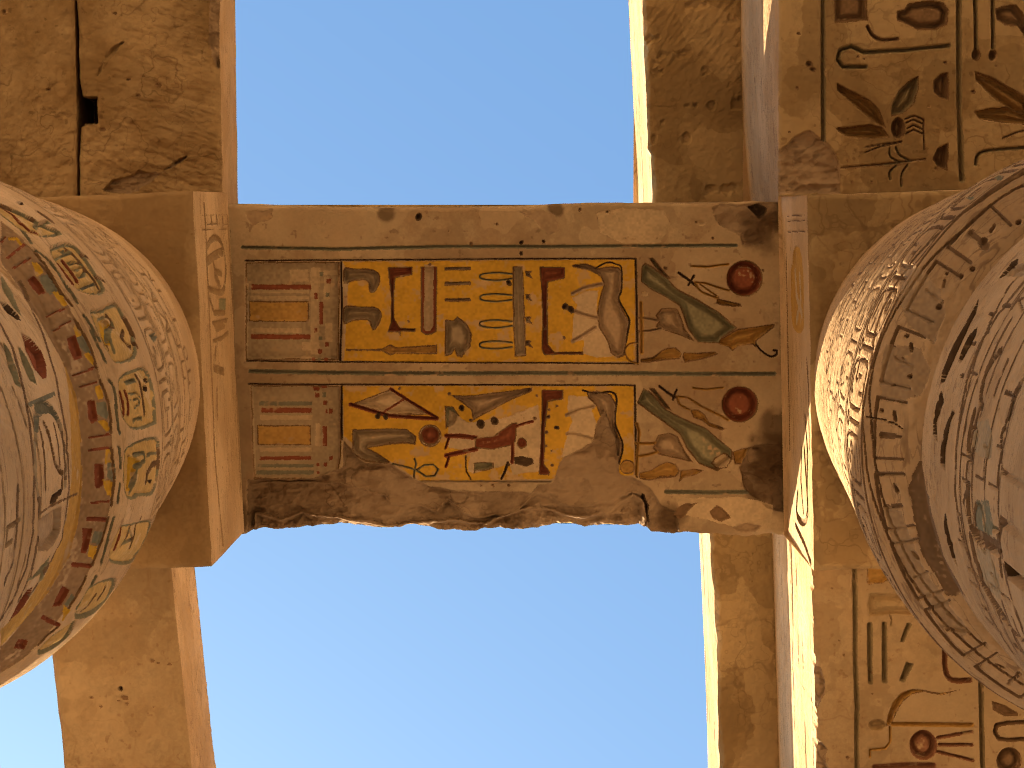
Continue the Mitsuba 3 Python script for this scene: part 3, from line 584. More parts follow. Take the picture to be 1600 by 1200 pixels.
('cut','pit','umber',0.018,0,0,0.6,0,[278,1450,276,1455,270,1458,264,1457,260,1453,260,1447,264,1443,270,1442,276,1445]),
('cut','pit','umber',0.018,0,0,0.6,0,[284,1535,282,1540,277,1543,270,1542,266,1538,266,1532,270,1528,277,1527,282,1530]),
('cut','pit','dark',0.018,0,0,0.6,0,[-766,1259,-774,1250,-775,1237,-767,1225,-755,1220,-744,1225,-740,1237,-744,1251,-754,1260]),
('cut','pit','dark',0.018,0,0,0.6,0,[-704,1262,-714,1264,-723,1258,-728,1247,-726,1237,-717,1232,-707,1234,-700,1243,-699,1254]),
('cut','pit','umber',0.018,0,0,0.6,0,[-632,1089,-636,1084,-636,1077,-632,1070,-626,1068,-620,1071,-617,1077,-620,1084,-625,1089]),
('cut','pit','umber',0.018,0,0,0.6,0,[-339,1120,-343,1115,-344,1108,-339,1102,-333,1099,-327,1102,-325,1108,-327,1116,-332,1121]),
('cut','pit','dark',0.018,0,0,0.6,0,[-252,1212,-263,1213,-273,1207,-278,1195,-276,1184,-267,1178,-255,1181,-247,1190,-246,1202]),
('cut','pit','dark',0.018,0,0,0.6,0,[-133,1317,-151,1320,-169,1309,-178,1289,-173,1269,-158,1260,-139,1264,-125,1280,-122,1301]),
('cut','pit','dark',0.018,0,0,0.6,0,[-51,1296,-68,1298,-83,1289,-91,1271,-87,1254,-74,1245,-57,1249,-44,1264,-42,1282]),
('cut','pit','umber',0.018,0,0,0.6,0,[-200,1280,-207,1281,-215,1277,-218,1268,-217,1260,-210,1256,-202,1258,-197,1265,-196,1274]),
('cut','pit','umber',0.018,0,0,0.6,0,[-66,1652,-69,1658,-75,1662,-83,1661,-88,1656,-88,1649,-83,1644,-75,1643,-69,1646]),
('cut','pit','umber',0.018,0,0,0.6,0,[-136,1654,-138,1660,-143,1662,-150,1661,-154,1657,-154,1652,-150,1648,-143,1647,-138,1649]),
('cut','pit','umber',0.018,0,0,0.6,0,[30,1652,27,1660,19,1663,10,1662,4,1656,4,1649,10,1643,19,1642,27,1645]),
('cut','pit','umber',0.018,0,0,0.6,0,[179,1129,175,1125,175,1119,179,1114,184,1112,189,1114,191,1119,189,1125,185,1129]),
('cut','pit','umber',0.018,0,0,0.6,0,[178,1265,170,1267,163,1262,159,1254,161,1246,167,1242,175,1244,181,1250,182,1259]),
('cut','pit','umber',0.018,0,0,0.6,0,[1219,201,1214,202,1210,199,1208,195,1209,190,1213,188,1217,189,1220,193,1221,197]),
('cut','pit','umber',0.018,0,0,0.6,0,[894,202,889,203,884,200,882,194,883,189,887,187,892,188,896,192,897,198]),
('cut','pit','dark',0.018,0,0,0.6,0,[30,1529,26,1537,17,1541,7,1539,0,1533,0,1524,7,1518,17,1516,26,1521]),
('cut','pit','umber',0.018,0,0,0.6,0,[1123,100,1122,104,1117,106,1112,105,1109,102,1109,98,1112,95,1117,94,1121,96]),
('cut','plaster_patch','cream',0.008,0,0.6,0.3,0,[-330,950,-333,960,-343,967,-357,969,-370,967,-380,960,-384,950,-380,941,-370,934,-357,931,-343,934,-333,941]),
('cut','plaster_patch','cream',0.008,0,0.6,0.3,0,[841,521,838,529,830,535,819,537,807,535,799,529,796,521,799,513,807,507,819,505,830,507,838,513]),
('cut','plaster_patch','cream',0.008,0,0.6,0.3,0,[1174,105,1170,115,1160,121,1147,124,1133,121,1124,115,1120,105,1123,96,1133,89,1147,86,1160,89,1170,96]),
('paint','worn_plaster','cream',0.004,0,0.6,1,0,[1008,1739,1091,1729,1394,1725,1593,1767,1573,1845,1343,1902,1144,1850,1040,1823]),
('cut','flaked_spot','umber',0.012,0,0,0.6,0,[1008,1792,1065,1765,1144,1755,1092,1792,1056,1844,1030,1860,993,1834]),
('cut','flaked_spot','umber',0.012,0,0,0.8,0,[1207,1813,1248,1773,1301,1802,1332,1850,1280,1871,1228,1860]),
('cut','flaked_spot','hide',0.012,0,0,0.6,0,[1343,1908,1427,1876,1521,1897,1479,1934,1375,1934]),
('paint','worn_plaster','cream',0.003,0,0.6,1,0,[533,49,677,18,924,28,966,110,905,224,709,229,554,162]),
('paint','worn_plaster','hide',0.003,0,0.6,1,0,[79,38,192,23,285,59,316,151,244,172,182,110]),
('paint','worn_plaster','hide',0.003,0,0.6,1,0,[-1529,38,-1364,28,-1375,90,-1489,121])]
RTOP = [
('line','column_rule','olive',0.02,0.03358,0.6,0,0,[1843,-1241,1848,-818,1857,-363]),
('line','column_rule','olive',0.02,0.03734,0.6,0,0,[2629,-1241,2639,-910,2652,-540,2672,-147]),
('cut','box_glyph','umber',0.028,0,0.5,0,0,[1904,-1241,2099,-1241,2106,-1074,1912,-1057]),
('line','tail_glyph','umber',0.02,0.02396,0.6,0,1,[2106,-1037,2138,-987,2194,-961,2284,-965]),
('cut','jar_glyph','umber',0.03,0,0.75,0,0,[2271,-1129,2317,-1140,2337,-1173,2456,-1190,2540,-1177,2578,-1131,2570,-1048,2505,-1017,2393,-1019,2318,-1056,2275,-1074]),
('line','crook_glyph','olive',0.026,0.03142,0.6,0,0,[2581,-928,2321,-899,2088,-890,2013,-924,1948,-902,1934,-847,1968,-804,2100,-806]),
('cut','bee_glyph__wing','ochre_dark',0.03,0,0.6,0,0,[1930,-714,2016,-670,2129,-616,2186,-560,2227,-451,2187,-466,2093,-532,1979,-631,1930,-670]),
('cut','bee_glyph__wing','ochre_dark',0.03,0,0.6,0,0,[1927,-454,2000,-461,2131,-475,2206,-456,2248,-399,2142,-386,2001,-399,1941,-432]),
('cut','bee_glyph__wing','olive',0.03,0,0.6,0,0,[2413,-757,2412,-684,2389,-596,2326,-536,2252,-519,2253,-586,2294,-670,2351,-725]),
('cut','bee_glyph__body','umber',0.03,0,0.8,0,0,[2338,-451,2336,-428,2329,-408,2317,-393,2303,-385,2289,-385,2274,-393,2263,-408,2255,-428,2252,-451,2254,-474,2261,-494,2273,-509,2287,-517,2301,-517,2316,-509,2327,-494,2335,-474]),
('line','bee_glyph__leg','umber',0.016,0.01025,0.6,0,0,[2336,-505,2392,-521,2444,-501,2451,-326]),
('line','bee_glyph__leg','umber',0.016,0.0102,0.6,0,0,[2344,-482,2385,-501,2441,-475]),
('line','bee_glyph__leg','umber',0.016,0.01021,0.6,0,0,[2347,-447,2385,-469,2442,-443]),
('line','bee_glyph__leg','umber',0.016,0.01021,0.6,0,0,[2343,-419,2386,-442,2442,-416]),
('line','bee_glyph__antenna','umber',0.012,0.007459,0.6,0,0,[2100,-336,2208,-356,2318,-373]),
('line','bee_glyph__antenna','umber',0.012,0.007473,0.6,0,0,[2103,-308,2208,-345,2318,-369]),
('cut','sedge_glyph','olive',0.022,0,0.6,0,0,[1947,-216,1966,-228,2134,-241,2284,-256,2463,-276,2467,-263,2378,-247,2284,-231,2135,-224,1976,-213]),
('line','sedge_glyph__shoot','olive',0.018,0.01298,0.6,0,1,[2247,-331,2256,-280,2312,-250]),
('line','sedge_glyph__shoot','olive',0.018,0.01297,0.6,0,1,[2286,-337,2308,-291,2364,-261]),
('line','sedge_glyph__shoot','olive',0.018,0.01318,0.6,0,1,[2254,-149,2251,-192,2286,-228]),
('line','sedge_glyph__shoot','olive',0.018,0.01317,0.6,0,1,[2320,-110,2323,-183,2354,-233]),
('cut','loaf_glyph','umber',0.03,0,0.6,0,0,[2586,-777,2592,-612,2540,-622,2498,-659,2495,-725,2537,-767]),
('cut','loaf_glyph','umber',0.03,0,0.6,0,0,[2593,-365,2590,-198,2528,-222,2497,-270,2526,-334]),
('line','mace_glyph','olive',0.022,0.02793,0.6,0,0,[2725,-1241,2732,-1094,2740,-910]),
('cut','mace_glyph__head','umber',0.025,0,0.6,0,0,[2769,-875,2767,-861,2761,-849,2752,-841,2741,-838,2731,-841,2721,-849,2715,-861,2713,-875,2715,-889,2721,-901,2729,-909,2740,-912,2751,-909,2760,-901,2766,-889]),
('line','mace_glyph','olive',0.022,0.02607,0.6,0,0,[2827,-1241,2832,-1094,2838,-910]),
('cut','mace_glyph__head','umber',0.025,0,0.6,0,0,[2867,-869,2865,-854,2859,-842,2850,-834,2840,-832,2829,-834,2820,-842,2813,-854,2811,-868,2813,-883,2819,-895,2827,-903,2838,-905,2849,-903,2858,-895,2864,-883]),
('cut','seat_glyph','umber',0.026,0,0.6,0,0,[2843,-1140,2903,-1161,2963,-1166,3016,-1104,3055,-1021,3019,-975,2980,-1035,2905,-1044,2853,-1076]),
('cut','bee_glyph__wing','ochre_dark',0.03,0,0.6,0,0,[2731,-783,2837,-746,2978,-670,3063,-614,3084,-503,2971,-536,2839,-631,2742,-725]),
('cut','bee_glyph__wing','ochre_dark',0.03,0,0.6,0,0,[2730,-547,2840,-568,2933,-573,3075,-521,3066,-466,2888,-482,2766,-501]),
('line','sedge_glyph__shoot','olive',0.02,0.02249,0.6,0,1,[2753,-238,2768,-294,2845,-321,3088,-340]),
('line','scratch','umber',0.01,0.0131,0.6,0,0,[2909,-391,2974,-419,3067,-447]),
('spall','broken_edge','broken',0.022,0,0.6,0.6,0,[1553,-317,1609,-331,1702,-410,1778,-447,1842,-401,1889,-363,1946,-298,1959,-65,1556,-65]),
('cut','pit','umber',0.016,0,0,0.3,0,[1714,-996,1711,-990,1704,-987,1697,-988,1692,-993,1692,-1000,1697,-1005,1704,-1006,1711,-1003]),
('cut','pit','umber',0.016,0,0,0.3,0,[1792,-822,1787,-808,1772,-801,1756,-803,1745,-815,1745,-829,1755,-841,1772,-843,1786,-836]),
('cut','pit','umber',0.016,0,0,0.3,0,[1809,-790,1805,-779,1794,-773,1781,-775,1773,-784,1773,-795,1781,-804,1794,-806,1805,-800]),
('cut','pit','umber',0.016,0,0,0.3,0,[2576,-832,2573,-824,2565,-820,2556,-821,2550,-828,2550,-835,2556,-842,2565,-843,2572,-839]),
('cut','pit','umber',0.016,0,0,0.3,0,[2483,-573,2481,-568,2475,-565,2469,-566,2465,-570,2465,-576,2469,-581,2475,-582,2481,-579]),
('cut','pit','umber',0.016,0,0,0.3,0,[2744,-660,2741,-653,2733,-649,2724,-650,2719,-656,2718,-664,2724,-671,2733,-672,2741,-668]),
('cut','pit','umber',0.016,0,0,0.3,0,[1663,-428,1661,-424,1656,-421,1651,-422,1647,-426,1647,-431,1650,-435,1656,-436,1661,-433]),
('cut','pit','umber',0.016,0,0,0.3,0,[2001,-263,1999,-259,1995,-256,1990,-257,1987,-261,1987,-265,1990,-269,1995,-270,1999,-267]),
('cut','pit','umber',0.016,0,0,0.3,0,[2033,-135,2031,-130,2025,-127,2019,-128,2015,-132,2015,-138,2019,-143,2025,-144,2031,-141]),
('cut','pit','umber',0.016,0,0,0.3,0,[2151,-135,2149,-129,2142,-126,2136,-127,2131,-132,2131,-139,2135,-143,2142,-144,2148,-141]),
('cut','pit','umber',0.016,0,0,0.3,0,[1710,-683,1707,-677,1701,-674,1693,-675,1688,-680,1688,-687,1693,-692,1700,-693,1707,-690]),
('cut','pit','umber',0.016,0,0,0.3,0,[2062,-866,2059,-859,2053,-856,2045,-857,2040,-862,2040,-869,2045,-874,2053,-875,2059,-872]),
('cut','pit','umber',0.016,0,0,0.3,0,[2098,-854,2095,-849,2090,-846,2084,-847,2079,-852,2079,-857,2083,-862,2090,-863,2095,-860]),
('cut','pit','umber',0.016,0,0,0.3,0,[2530,-215,2528,-208,2521,-205,2513,-206,2508,-211,2508,-218,2513,-223,2521,-224,2527,-221]),
('cut','pit','umber',0.016,0,0,0.3,0,[2866,-808,2864,-804,2859,-801,2854,-802,2850,-806,2850,-811,2853,-815,2859,-816,2864,-813])]
RBOT = [
('line','column_rule','olive',0.02,0.0325,0.6,0,0,[2073,2142,2087,2780,2110,3423]),
('line','column_rule','olive',0.02,0.03253,0.6,0,0,[2830,2490,2839,2878,2861,3424]),
('cut','yellow_sign','ochre',0.012,0,0.6,0,0,[2145,2142,2292,2143,2275,2220,2246,2239,2180,2241,2159,2254,2146,2229]),
('cut','jar_stand_glyph','stone',0.018,0,0.8,0,0,[2163,2297,2323,2304,2419,2306,2421,2437,2287,2432,2163,2441,2147,2374]),
('line','stem_glyph','stone',0.012,0.007624,0.6,0,0,[2287,2436,2299,2465,2293,2499]),
('cut','tall_bar_glyph','olive',0.024,0,0.3,0,0,[2147,2485,2156,2474,2175,2474,2183,2486,2193,2848,2187,2860,2167,2858,2160,2846]),
('cut','tall_bar_glyph','olive',0.024,0,0.3,0,0,[2236,2482,2246,2473,2265,2474,2271,2486,2280,2838,2273,2850,2251,2848,2244,2838]),
('cut','wedge_glyph','olive',0.022,0,0.3,0,0,[2385,2480,2420,2486,2372,2602,2345,2596]),
('cut','wedge_glyph','olive',0.022,0,0.3,0,0,[2387,2716,2435,2728,2380,2846,2347,2838]),
('line','hook_glyph','faded_red',0.024,0.03451,0.6,0,1,[2619,2606,2625,2761,2666,2825,2771,2825]),
('cut','horned_viper_glyph','ochre',0.026,0,0.6,0,0,[2730,2879,2601,2918,2505,2899,2429,2914,2372,2955,2335,3023,2312,3096,2276,3111,2282,3043,2310,2965,2361,2906,2428,2883,2505,2889,2601,2905]),
('cut','horned_viper_glyph__head','stone',0.02,0,0.6,0,0,[2280,3101,2277,3113,2267,3124,2252,3131,2233,3135,2213,3135,2194,3131,2179,3123,2169,3113,2165,3101,2168,3089,2178,3078,2193,3071,2212,3066,2232,3066,2251,3071,2266,3078,2277,3089]),
('line','horned_viper_glyph__tail','ochre',0.016,0.01347,0.6,0,0,[2300,3116,2303,3208,2276,3247,2185,3255,2187,3296]),
('line','plank_glyph','ochre',0.02,0.02924,0.6,0,0,[2317,3097,2527,3097,2788,3097]),
('cut','radiant_sun_glyph','faded_red',0.032,0,0.8,0,0,[2585,3224,2583,3248,2575,3270,2561,3289,2544,3304,2524,3313,2502,3316,2480,3313,2460,3303,2442,3289,2428,3270,2420,3248,2416,3224,2419,3200,2427,3178,2440,3159,2457,3145,2477,3135,2499,3132,2521,3135,2542,3145,2559,3159,2573,3178,2582,3200]),
('line','radiant_sun_glyph__ray','faded_red',0.018,0.02152,0.6,0,0,[2588,3177,2682,3160,2789,3140]),
('line','radiant_sun_glyph__ray','faded_red',0.018,0.02148,0.6,0,0,[2598,3220,2790,3220]),
('line','radiant_sun_glyph__ray','faded_red',0.018,0.02138,0.6,0,0,[2588,3263,2684,3287,2800,3316]),
('line','plank_glyph','faded_red',0.024,0.04306,0.6,0,0,[2215,3364,2388,3353,2560,3349]),
('cut','chest_glyph','umber',0.016,0,0.6,0,0,[2908,2951,2985,2975,3062,3024,3063,3043,2986,3048,2914,3009]),
('line','loop_glyph','umber',0.02,0.02733,0.6,0,0,[3159,3080,3006,3086,2939,3101,2927,3140,2951,3184,3008,3191,3162,3182]),
('cut','oval_glyph','umber',0.028,0,0.8,0,0,[3088,3339,3077,3362,3061,3381,3040,3393,3017,3398,2993,3395,2972,3384,2955,3366,2944,3344,2940,3319,2944,3294,2954,3271,2970,3252,2991,3240,3015,3235,3038,3238,3059,3249,3076,3266,3087,3288,3091,3314]),
('spall','broken_edge','broken',0.015,0,0.6,0.4,0,[1809,2722,1872,2746,1901,2838,1898,2916,1860,2994,1813,3013]),
('spall','broken_edge','broken',0.015,0,0.6,0.4,0,[1814,3130,1858,3169,1926,3252,1912,3286,1937,3423,1817,3423]),
('cut','pit','umber',0.012,0,0,0,0,[1993,2586,1991,2591,1986,2594,1980,2593,1976,2589,1976,2583,1980,2579,1985,2578,1991,2581]),
('cut','pit','umber',0.012,0,0,0,0,[2023,2673,2021,2679,2016,2682,2009,2681,2005,2676,2005,2670,2009,2666,2015,2665,2021,2668]),
('cut','pit','umber',0.012,0,0,0,0,[2191,2911,2190,2915,2186,2917,2181,2916,2178,2913,2178,2909,2181,2906,2186,2905,2190,2907]),
('cut','pit','umber',0.012,0,0,0,0,[2189,2785,2187,2792,2180,2795,2172,2794,2167,2788,2167,2781,2172,2776,2180,2775,2187,2778]),
('cut','pit','umber',0.012,0,0,0,0,[2064,3301,2061,3309,2054,3313,2044,3311,2038,3305,2038,3297,2044,3290,2053,3289,2061,3293]),
('cut','pit','umber',0.012,0,0,0,0,[1950,2267,1948,2273,1943,2275,1938,2274,1934,2270,1934,2265,1937,2261,1943,2260,1948,2262])]
LCOL = [
('paint','neck_ring','ochre',0.003,0,0.6,0.15,0,[-604,304,-561,292,-517,280,-473,271,-429,265,-383,253,-336,247,-289,240,-242,234,-199,224,-156,217,-112,207,-68,204,-26,194,15,-22,55,-58,95,-82,130,-123,165,-156,200,-182,235,-204,270,-218,310,-240,352,-252,394,-254,437,-249,483,-266,530,-271,580,-261,618,-278,657,-285,698,-283,727,-326,757,-362,789,-388,823,-407,847,-483,873,-553,900,-612,902,-717,904,-815,907,-911,910,-1002,1095,-610,1089,-519,1086,-419,1086,-304,1095,-159,1077,-96,1113,214,1074,217,1034,221,988,217,942,217,896,221,852,227,801,217,752,214,702,211,651,207,599,201,546,197,493,194,441,191,372,-10,337,191,295,187,254,187,213,191,172,194,132,197,85,197,38,197,-9,201,-51,194,-93,194,-136,191,-178,194,-220,194,-262,197,-304,201,-345,201,-386,204,-427,211,-468,217,-509,224,-549,234]),
('paint','frieze_ground','frieze',0.003,0,0.6,0.25,0,[-541,227,-499,214,-458,207,-416,201,-373,194,-331,191,-275,-15,-234,-15,-193,-34,-152,-41,-112,-39,-72,-29,-33,187,9,191,52,191,95,194,137,197,177,191,216,191,256,187,296,187,337,191,372,-10,441,191,493,194,546,197,599,201,651,207,702,211,752,214,801,217,852,227,896,221,942,217,988,217,1034,221,1074,217,1113,214,1077,-96,1095,-159,1086,-304,1086,-419,1089,-519,1095,-610,1417,292,1469,367,1432,370,1394,373,1358,381,1309,376,1262,373,1215,373,1171,367,1126,361,1084,361,1041,361,999,364,955,361,911,358,868,358,822,355,777,355,733,358,695,355,658,352,621,352,585,355,539,349,493,346,447,343,409,340,372,337,334,337,297,340,260,340,211,340,162,340,123,334,85,331,46,331,2,328,-43,331,-87,334,-132,331,-176,331,-215,334,-253,340,-292,349,-342,355,-380,361,-417,367,-454,376,-491,384,-528,384,-565,387,-602,390,-668,396,-637,349,-607,307,-574,265]),
('line','frieze_bar','red',0.01,0.008779,0.6,0,0,[-605,304,-607,340]),
('line','frieze_bar','red',0.01,0.009199,0.6,0,0,[-537,262,-537,316,-537,376]),
('paint','frieze_block__yellow_panel','yellow',0.004,0,0.6,0.4,0,[-603,346,-578,378,-539,373,-538,352,-570,364,-589,337]),
('line','frieze_bar','red',0.01,0.009069,0.6,0,0,[-488,244,-482,298,-478,343]),
('cut','frieze_block__red_panel','red',0.012,0,0.3,0.2,0,[-416,256,-410,295,-366,292,-327,283,-330,250,-370,247]),
('paint','frieze_block__green_panel','teal',0.004,0,0.6,0.3,0,[-394,310,-389,355,-334,349,-300,337,-308,295,-350,295]),
('paint','frieze_block__yellow_panel','yellow',0.004,0,0.6,0.4,0,[-461,334,-444,355,-399,343,-404,298]),
('line','frieze_bar','red',0.01,0.008807,0.6,0,0,[-238,221,-235,265,-231,313]),
('line','frieze_bar','red',0.01,0.0087,0.6,0,0,[-167,217,-173,262,-172,310]),
('paint','frieze_block__yellow_panel','yellow',0.004,0,0.6,0.4,0,[-314,316,-305,349,-240,337,-242,316,-269,310]),
('paint','frieze_block__yellow_panel','yellow',0.004,0,0.6,0.4,0,[-149,304,-153,328,-94,331,-95,298]),
('line','frieze_bar','red',0.01,0.009262,0.6,0,0,[44,211,42,265,39,316]),
('line','frieze_bar','red',0.01,0.008749,0.6,0,0,[98,224,99,268,101,310]),
('cut','frieze_block__red_panel','red',0.012,0,0.3,0.2,0,[-119,253,-112,298,-58,289,-17,283,-17,240,-72,240]),
('paint','frieze_block__green_panel','teal',0.004,0,0.6,0.3,0,[-103,298,-100,325,-49,328,-21,328,-32,301,-61,292]),
('paint','frieze_block__yellow_panel','yellow',0.004,0,0.6,0.4,0,[-29,292,-26,322,27,334,28,316]),
('paint','frieze_block__yellow_panel','yellow',0.004,0,0.6,0.4,0,[119,295,112,322,168,331,168,298]),
('line','frieze_bar','red',0.01,0.009236,0.6,0,0,[324,227,322,274,320,328]),
('line','frieze_bar','red',0.01,0.008949,0.6,0,0,[377,224,375,268,376,328]),
('cut','frieze_block__red_panel','red',0.012,0,0.3,0.2,0,[163,244,168,280,239,277,253,277,264,244,237,231]),
('paint','frieze_block__green_panel','teal',0.004,0,0.6,0.3,0,[179,286,186,334,243,337,261,325,242,298,226,280]),
('paint','frieze_block__yellow_panel','yellow',0.004,0,0.6,0.4,0,[255,274,261,325,312,337,308,313]),
('paint','frieze_block__yellow_panel','yellow',0.004,0,0.6,0.4,0,[384,307,380,334,440,343,441,304]),
('line','frieze_bar','red',0.01,0.009426,0.6,0,0,[608,256,603,295,599,343]),
('cut','frieze_block__red_panel','red',0.012,0,0.3,0.2,0,[436,250,442,295,484,301,532,304,546,271,530,259,483,253]),
('paint','frieze_block__green_panel','teal',0.004,0,0.6,0.3,0,[438,316,441,352,504,361,513,346,498,319]),
('paint','frieze_block__yellow_panel','yellow',0.004,0,0.6,0.4,0,[504,298,519,346,576,355,572,331,538,307]),
('line','frieze_bar','red',0.01,0.01785,0.6,0,0,[677,256,675,307,677,349]),
('line','frieze_bar','red',0.01,0.01909,0.6,0,0,[886,262,883,310,880,352]),
('cut','frieze_block__red_panel','red',0.012,0,0.3,0.2,0,[721,240,718,295,774,298,824,304,832,274,778,262]),
('paint','frieze_block__green_panel','teal',0.004,0,0.6,0.3,0,[724,304,728,349,783,355,780,310]),
('paint','frieze_block__yellow_panel','yellow',0.004,0,0.6,0.4,0,[788,304,791,349,847,361,838,316]),
('line','frieze_bar','red',0.01,0.01944,0.6,0,0,[1152,283,1159,328,1162,390]),
('cut','frieze_block__red_panel','red',0.012,0,0.3,0.2,0,[991,268,999,319,1038,322,1078,328,1093,289,1054,277]),
('paint','frieze_block__green_panel','teal',0.004,0,0.6,0.3,0,[1071,337,1015,340,1025,367,1079,373]),
('paint','frieze_block__yellow_panel','yellow',0.004,0,0.6,0.4,0,[1066,328,1084,387,1141,390]),
('cut','frieze_block__red_panel','red',0.012,0,0.3,0.2,0,[1295,265,1274,313,1323,340,1335,289]),
('line','frieze_rule','umber',0.012,0.008775,0.6,0,0,[-489,384,-481,381,-471,381,-458,378,-444,376,-430,376,-417,373,-404,370,-391,367,-378,364,-365,361,-353,358,-342,355,-333,355,-324,352,-316,349,-309,349,-304,346,-299,346]),
('line','frieze_rule','umber',0.012,0.00892,0.6,0,0,[-442,358,-434,358,-422,358,-409,358,-395,358,-381,358,-367,355,-354,355,-341,352,-329,352,-316,349,-303,349,-290,346,-278,349,-264,349,-251,352,-239,352,-229,355,-221,355]),
('line','frieze_rule','umber',0.012,0.009001,0.6,0,0,[-175,331,-168,331,-159,331,-147,334,-136,334,-124,334,-114,334,-106,337,-97,337,-89,337,-82,337,-76,337,-71,337]),
('line','frieze_rule','umber',0.012,0.009,0.6,0,0,[-168,331,-159,331,-146,331,-131,331,-115,334,-99,334,-85,334,-74,337,-63,337,-53,337,-43,337,-32,337,-22,337,-10,334,3,334,16,334,28,331,39,331,46,331]),
('line','frieze_rule','umber',0.012,0.008968,0.6,0,0,[94,328,101,331,112,331,125,334,139,337,152,337,163,340,173,340,183,343,192,343,200,343,209,343,217,343,226,343,235,343,243,343,252,343,258,343,263,343]),
('line','frieze_rule','umber',0.012,0.008991,0.6,0,0,[204,346,210,346,219,346,229,346,239,343,250,343,260,343,270,343,280,340,291,340,301,340,309,337,315,337]),
('line','frieze_rule','umber',0.012,0.008916,0.6,0,0,[377,334,385,337,395,337,408,340,421,340,434,343,447,346,459,346,471,349,484,352,496,355,508,355,520,358,532,358,543,358,555,358,566,358,577,358,586,358,594,358,601,361,607,361,612,361,616,361,619,361]),
('line','frieze_rule','umber',0.012,0.008992,0.6,0,0,[666,358,673,358,683,358,695,358,709,361,722,361,734,361,747,361,760,361,773,361,786,358,798,358,811,358,823,361,836,361,848,361,859,361,868,361,875,361]),
('line','frieze_rule','umber',0.012,0.00897,0.6,0,0,[926,361,934,361,946,364,959,364,973,364,988,367,1001,367,1015,367,1030,370,1045,370,1058,370,1071,373,1079,373]),
('line','frieze_rule','umber',0.012,0.009111,0.6,0,0,[1174,393,1179,390,1186,390,1194,387,1203,384,1212,381,1222,381,1230,378,1241,378,1252,378,1262,378,1270,378,1277,381]),
('line','green_stripe','teal',0.01,0.01375,0.6,0.2,0,[-698,450,-692,447,-684,445,-675,442,-665,439,-655,437,-646,437,-636,434,-627,434,-618,434,-608,434,-598,431,-588,431,-577,426,-565,423,-553,418,-542,415,-532,410,-525,407]),
('line','green_stripe','teal',0.01,0.01144,0.6,0.2,0,[-488,393,-483,393,-476,396,-468,399,-459,399,-450,401,-443,404,-437,404,-432,404,-427,404,-422,407,-416,407,-408,404,-398,404,-387,401,-375,399,-363,399,-351,396,-340,393,-329,393,-317,390,-306,390,-295,387,-287,387,-280,387]),
('line','green_stripe','teal',0.01,0.01285,0.6,0.2,1,[-288,393,-226,387]),
('line','green_stripe','teal',0.01,0.01146,0.6,0.2,0,[-172,384,-169,384,-164,384,-159,387,-152,387,-146,387,-139,387,-131,387,-123,390,-113,390,-104,390,-96,390,-88,393,-81,393,-73,393,-67,396,-61,396,-55,396,-52,396]),
('line','green_stripe','teal',0.01,0.01158,0.6,0.2,0,[-106,378,-97,378,-85,378,-71,378,-57,378,-42,378,-29,378,-17,381,-5,381,7,381,18,381,27,384,33,384]),
('line','green_stripe','teal',0.01,0.01157,0.6,0.2,0,[104,373,108,373,114,376,121,381,129,384,138,387,147,387,156,387,167,387,179,387,190,384,201,384,211,384,220,381,229,381,237,381,245,378,251,378,256,378]),
('line','green_stripe','teal',0.01,0.01165,0.6,0.2,0,[210,378,217,378,225,378,236,376,247,376,258,376,268,376,278,376,289,376,300,378,310,378,318,381,324,381]),
('line','green_stripe','teal',0.01,0.01157,0.6,0.2,0,[378,373,384,376,392,376,402,378,412,378,422,381,430,381,437,381,444,384,450,384,455,384,459,384,463,384]),
('line','green_stripe','teal',0.01,0.01154,0.6,0.2,0,[528,390,532,390,538,390,545,390,552,390,560,390,567,390,573,390,580,390,587,390,594,393,599,393,603,393]),
('line','green_stripe','teal',0.01,0.01162,0.6,0.2,0,[666,390,669,387,674,387,680,387,687,387,698,387,712,387,733,387,760,390,790,393,820,399,845,401,863,407]),
('line','green_stripe','teal',0.01,0.01395,0.6,0.2,0,[920,415,929,415,943,415,960,418,977,421,993,421,1008,423,1021,423,1033,421,1045,421,1055,418,1064,418,1070,415]),
('cut','cartouche','pale_ochre',0.008,0,0.9,0,0,[-463,489,-465,504,-466,523,-466,547,-466,571,-466,595,-464,617,-463,638,-462,662,-460,684,-457,706,-453,725,-447,739,-440,749,-432,756,-423,758,-412,756,-401,756,-388,753,-374,749,-358,741,-342,734,-326,729,-310,722,-296,717,-284,715,-273,715,-262,713,-253,710,-245,706,-238,696,-234,682,-231,662,-229,641,-228,617,-228,595,-230,574,-232,552,-236,528,-241,504,-247,482,-253,465,-259,455,-265,445,-271,439,-278,437,-285,434,-292,431,-301,429,-312,429,-325,429,-338,429,-352,431,-365,434,-377,437,-388,439,-399,439,-409,442,-418,445,-426,447,-434,452,-441,455,-446,457,-452,462,-456,467,-460,477]),
('line','cartouche__frame','green',0.014,0.01365,0.6,0,0,[-463,489,-463,501,-464,521,-465,545,-465,569,-465,595,-464,617,-463,638,-462,662,-460,684,-457,706,-453,725,-447,739,-440,749,-432,756,-423,758,-412,756,-401,756,-388,753,-374,749,-358,741,-342,734,-326,729,-310,722,-296,717,-284,715,-273,715,-262,713,-253,710,-245,706,-238,696,-234,682,-231,662,-229,641,-228,617,-228,595,-230,574,-232,552,-236,528,-241,504,-247,482,-253,465,-259,455,-265,445,-271,439,-278,437,-285,434,-292,431,-301,429,-312,429,-325,429,-338,429,-352,431,-365,434,-377,437,-388,439,-399,439,-409,442,-418,445,-426,447,-434,452,-440,455,-446,462,-451,467,-456,475,-460,482,-463,489]),
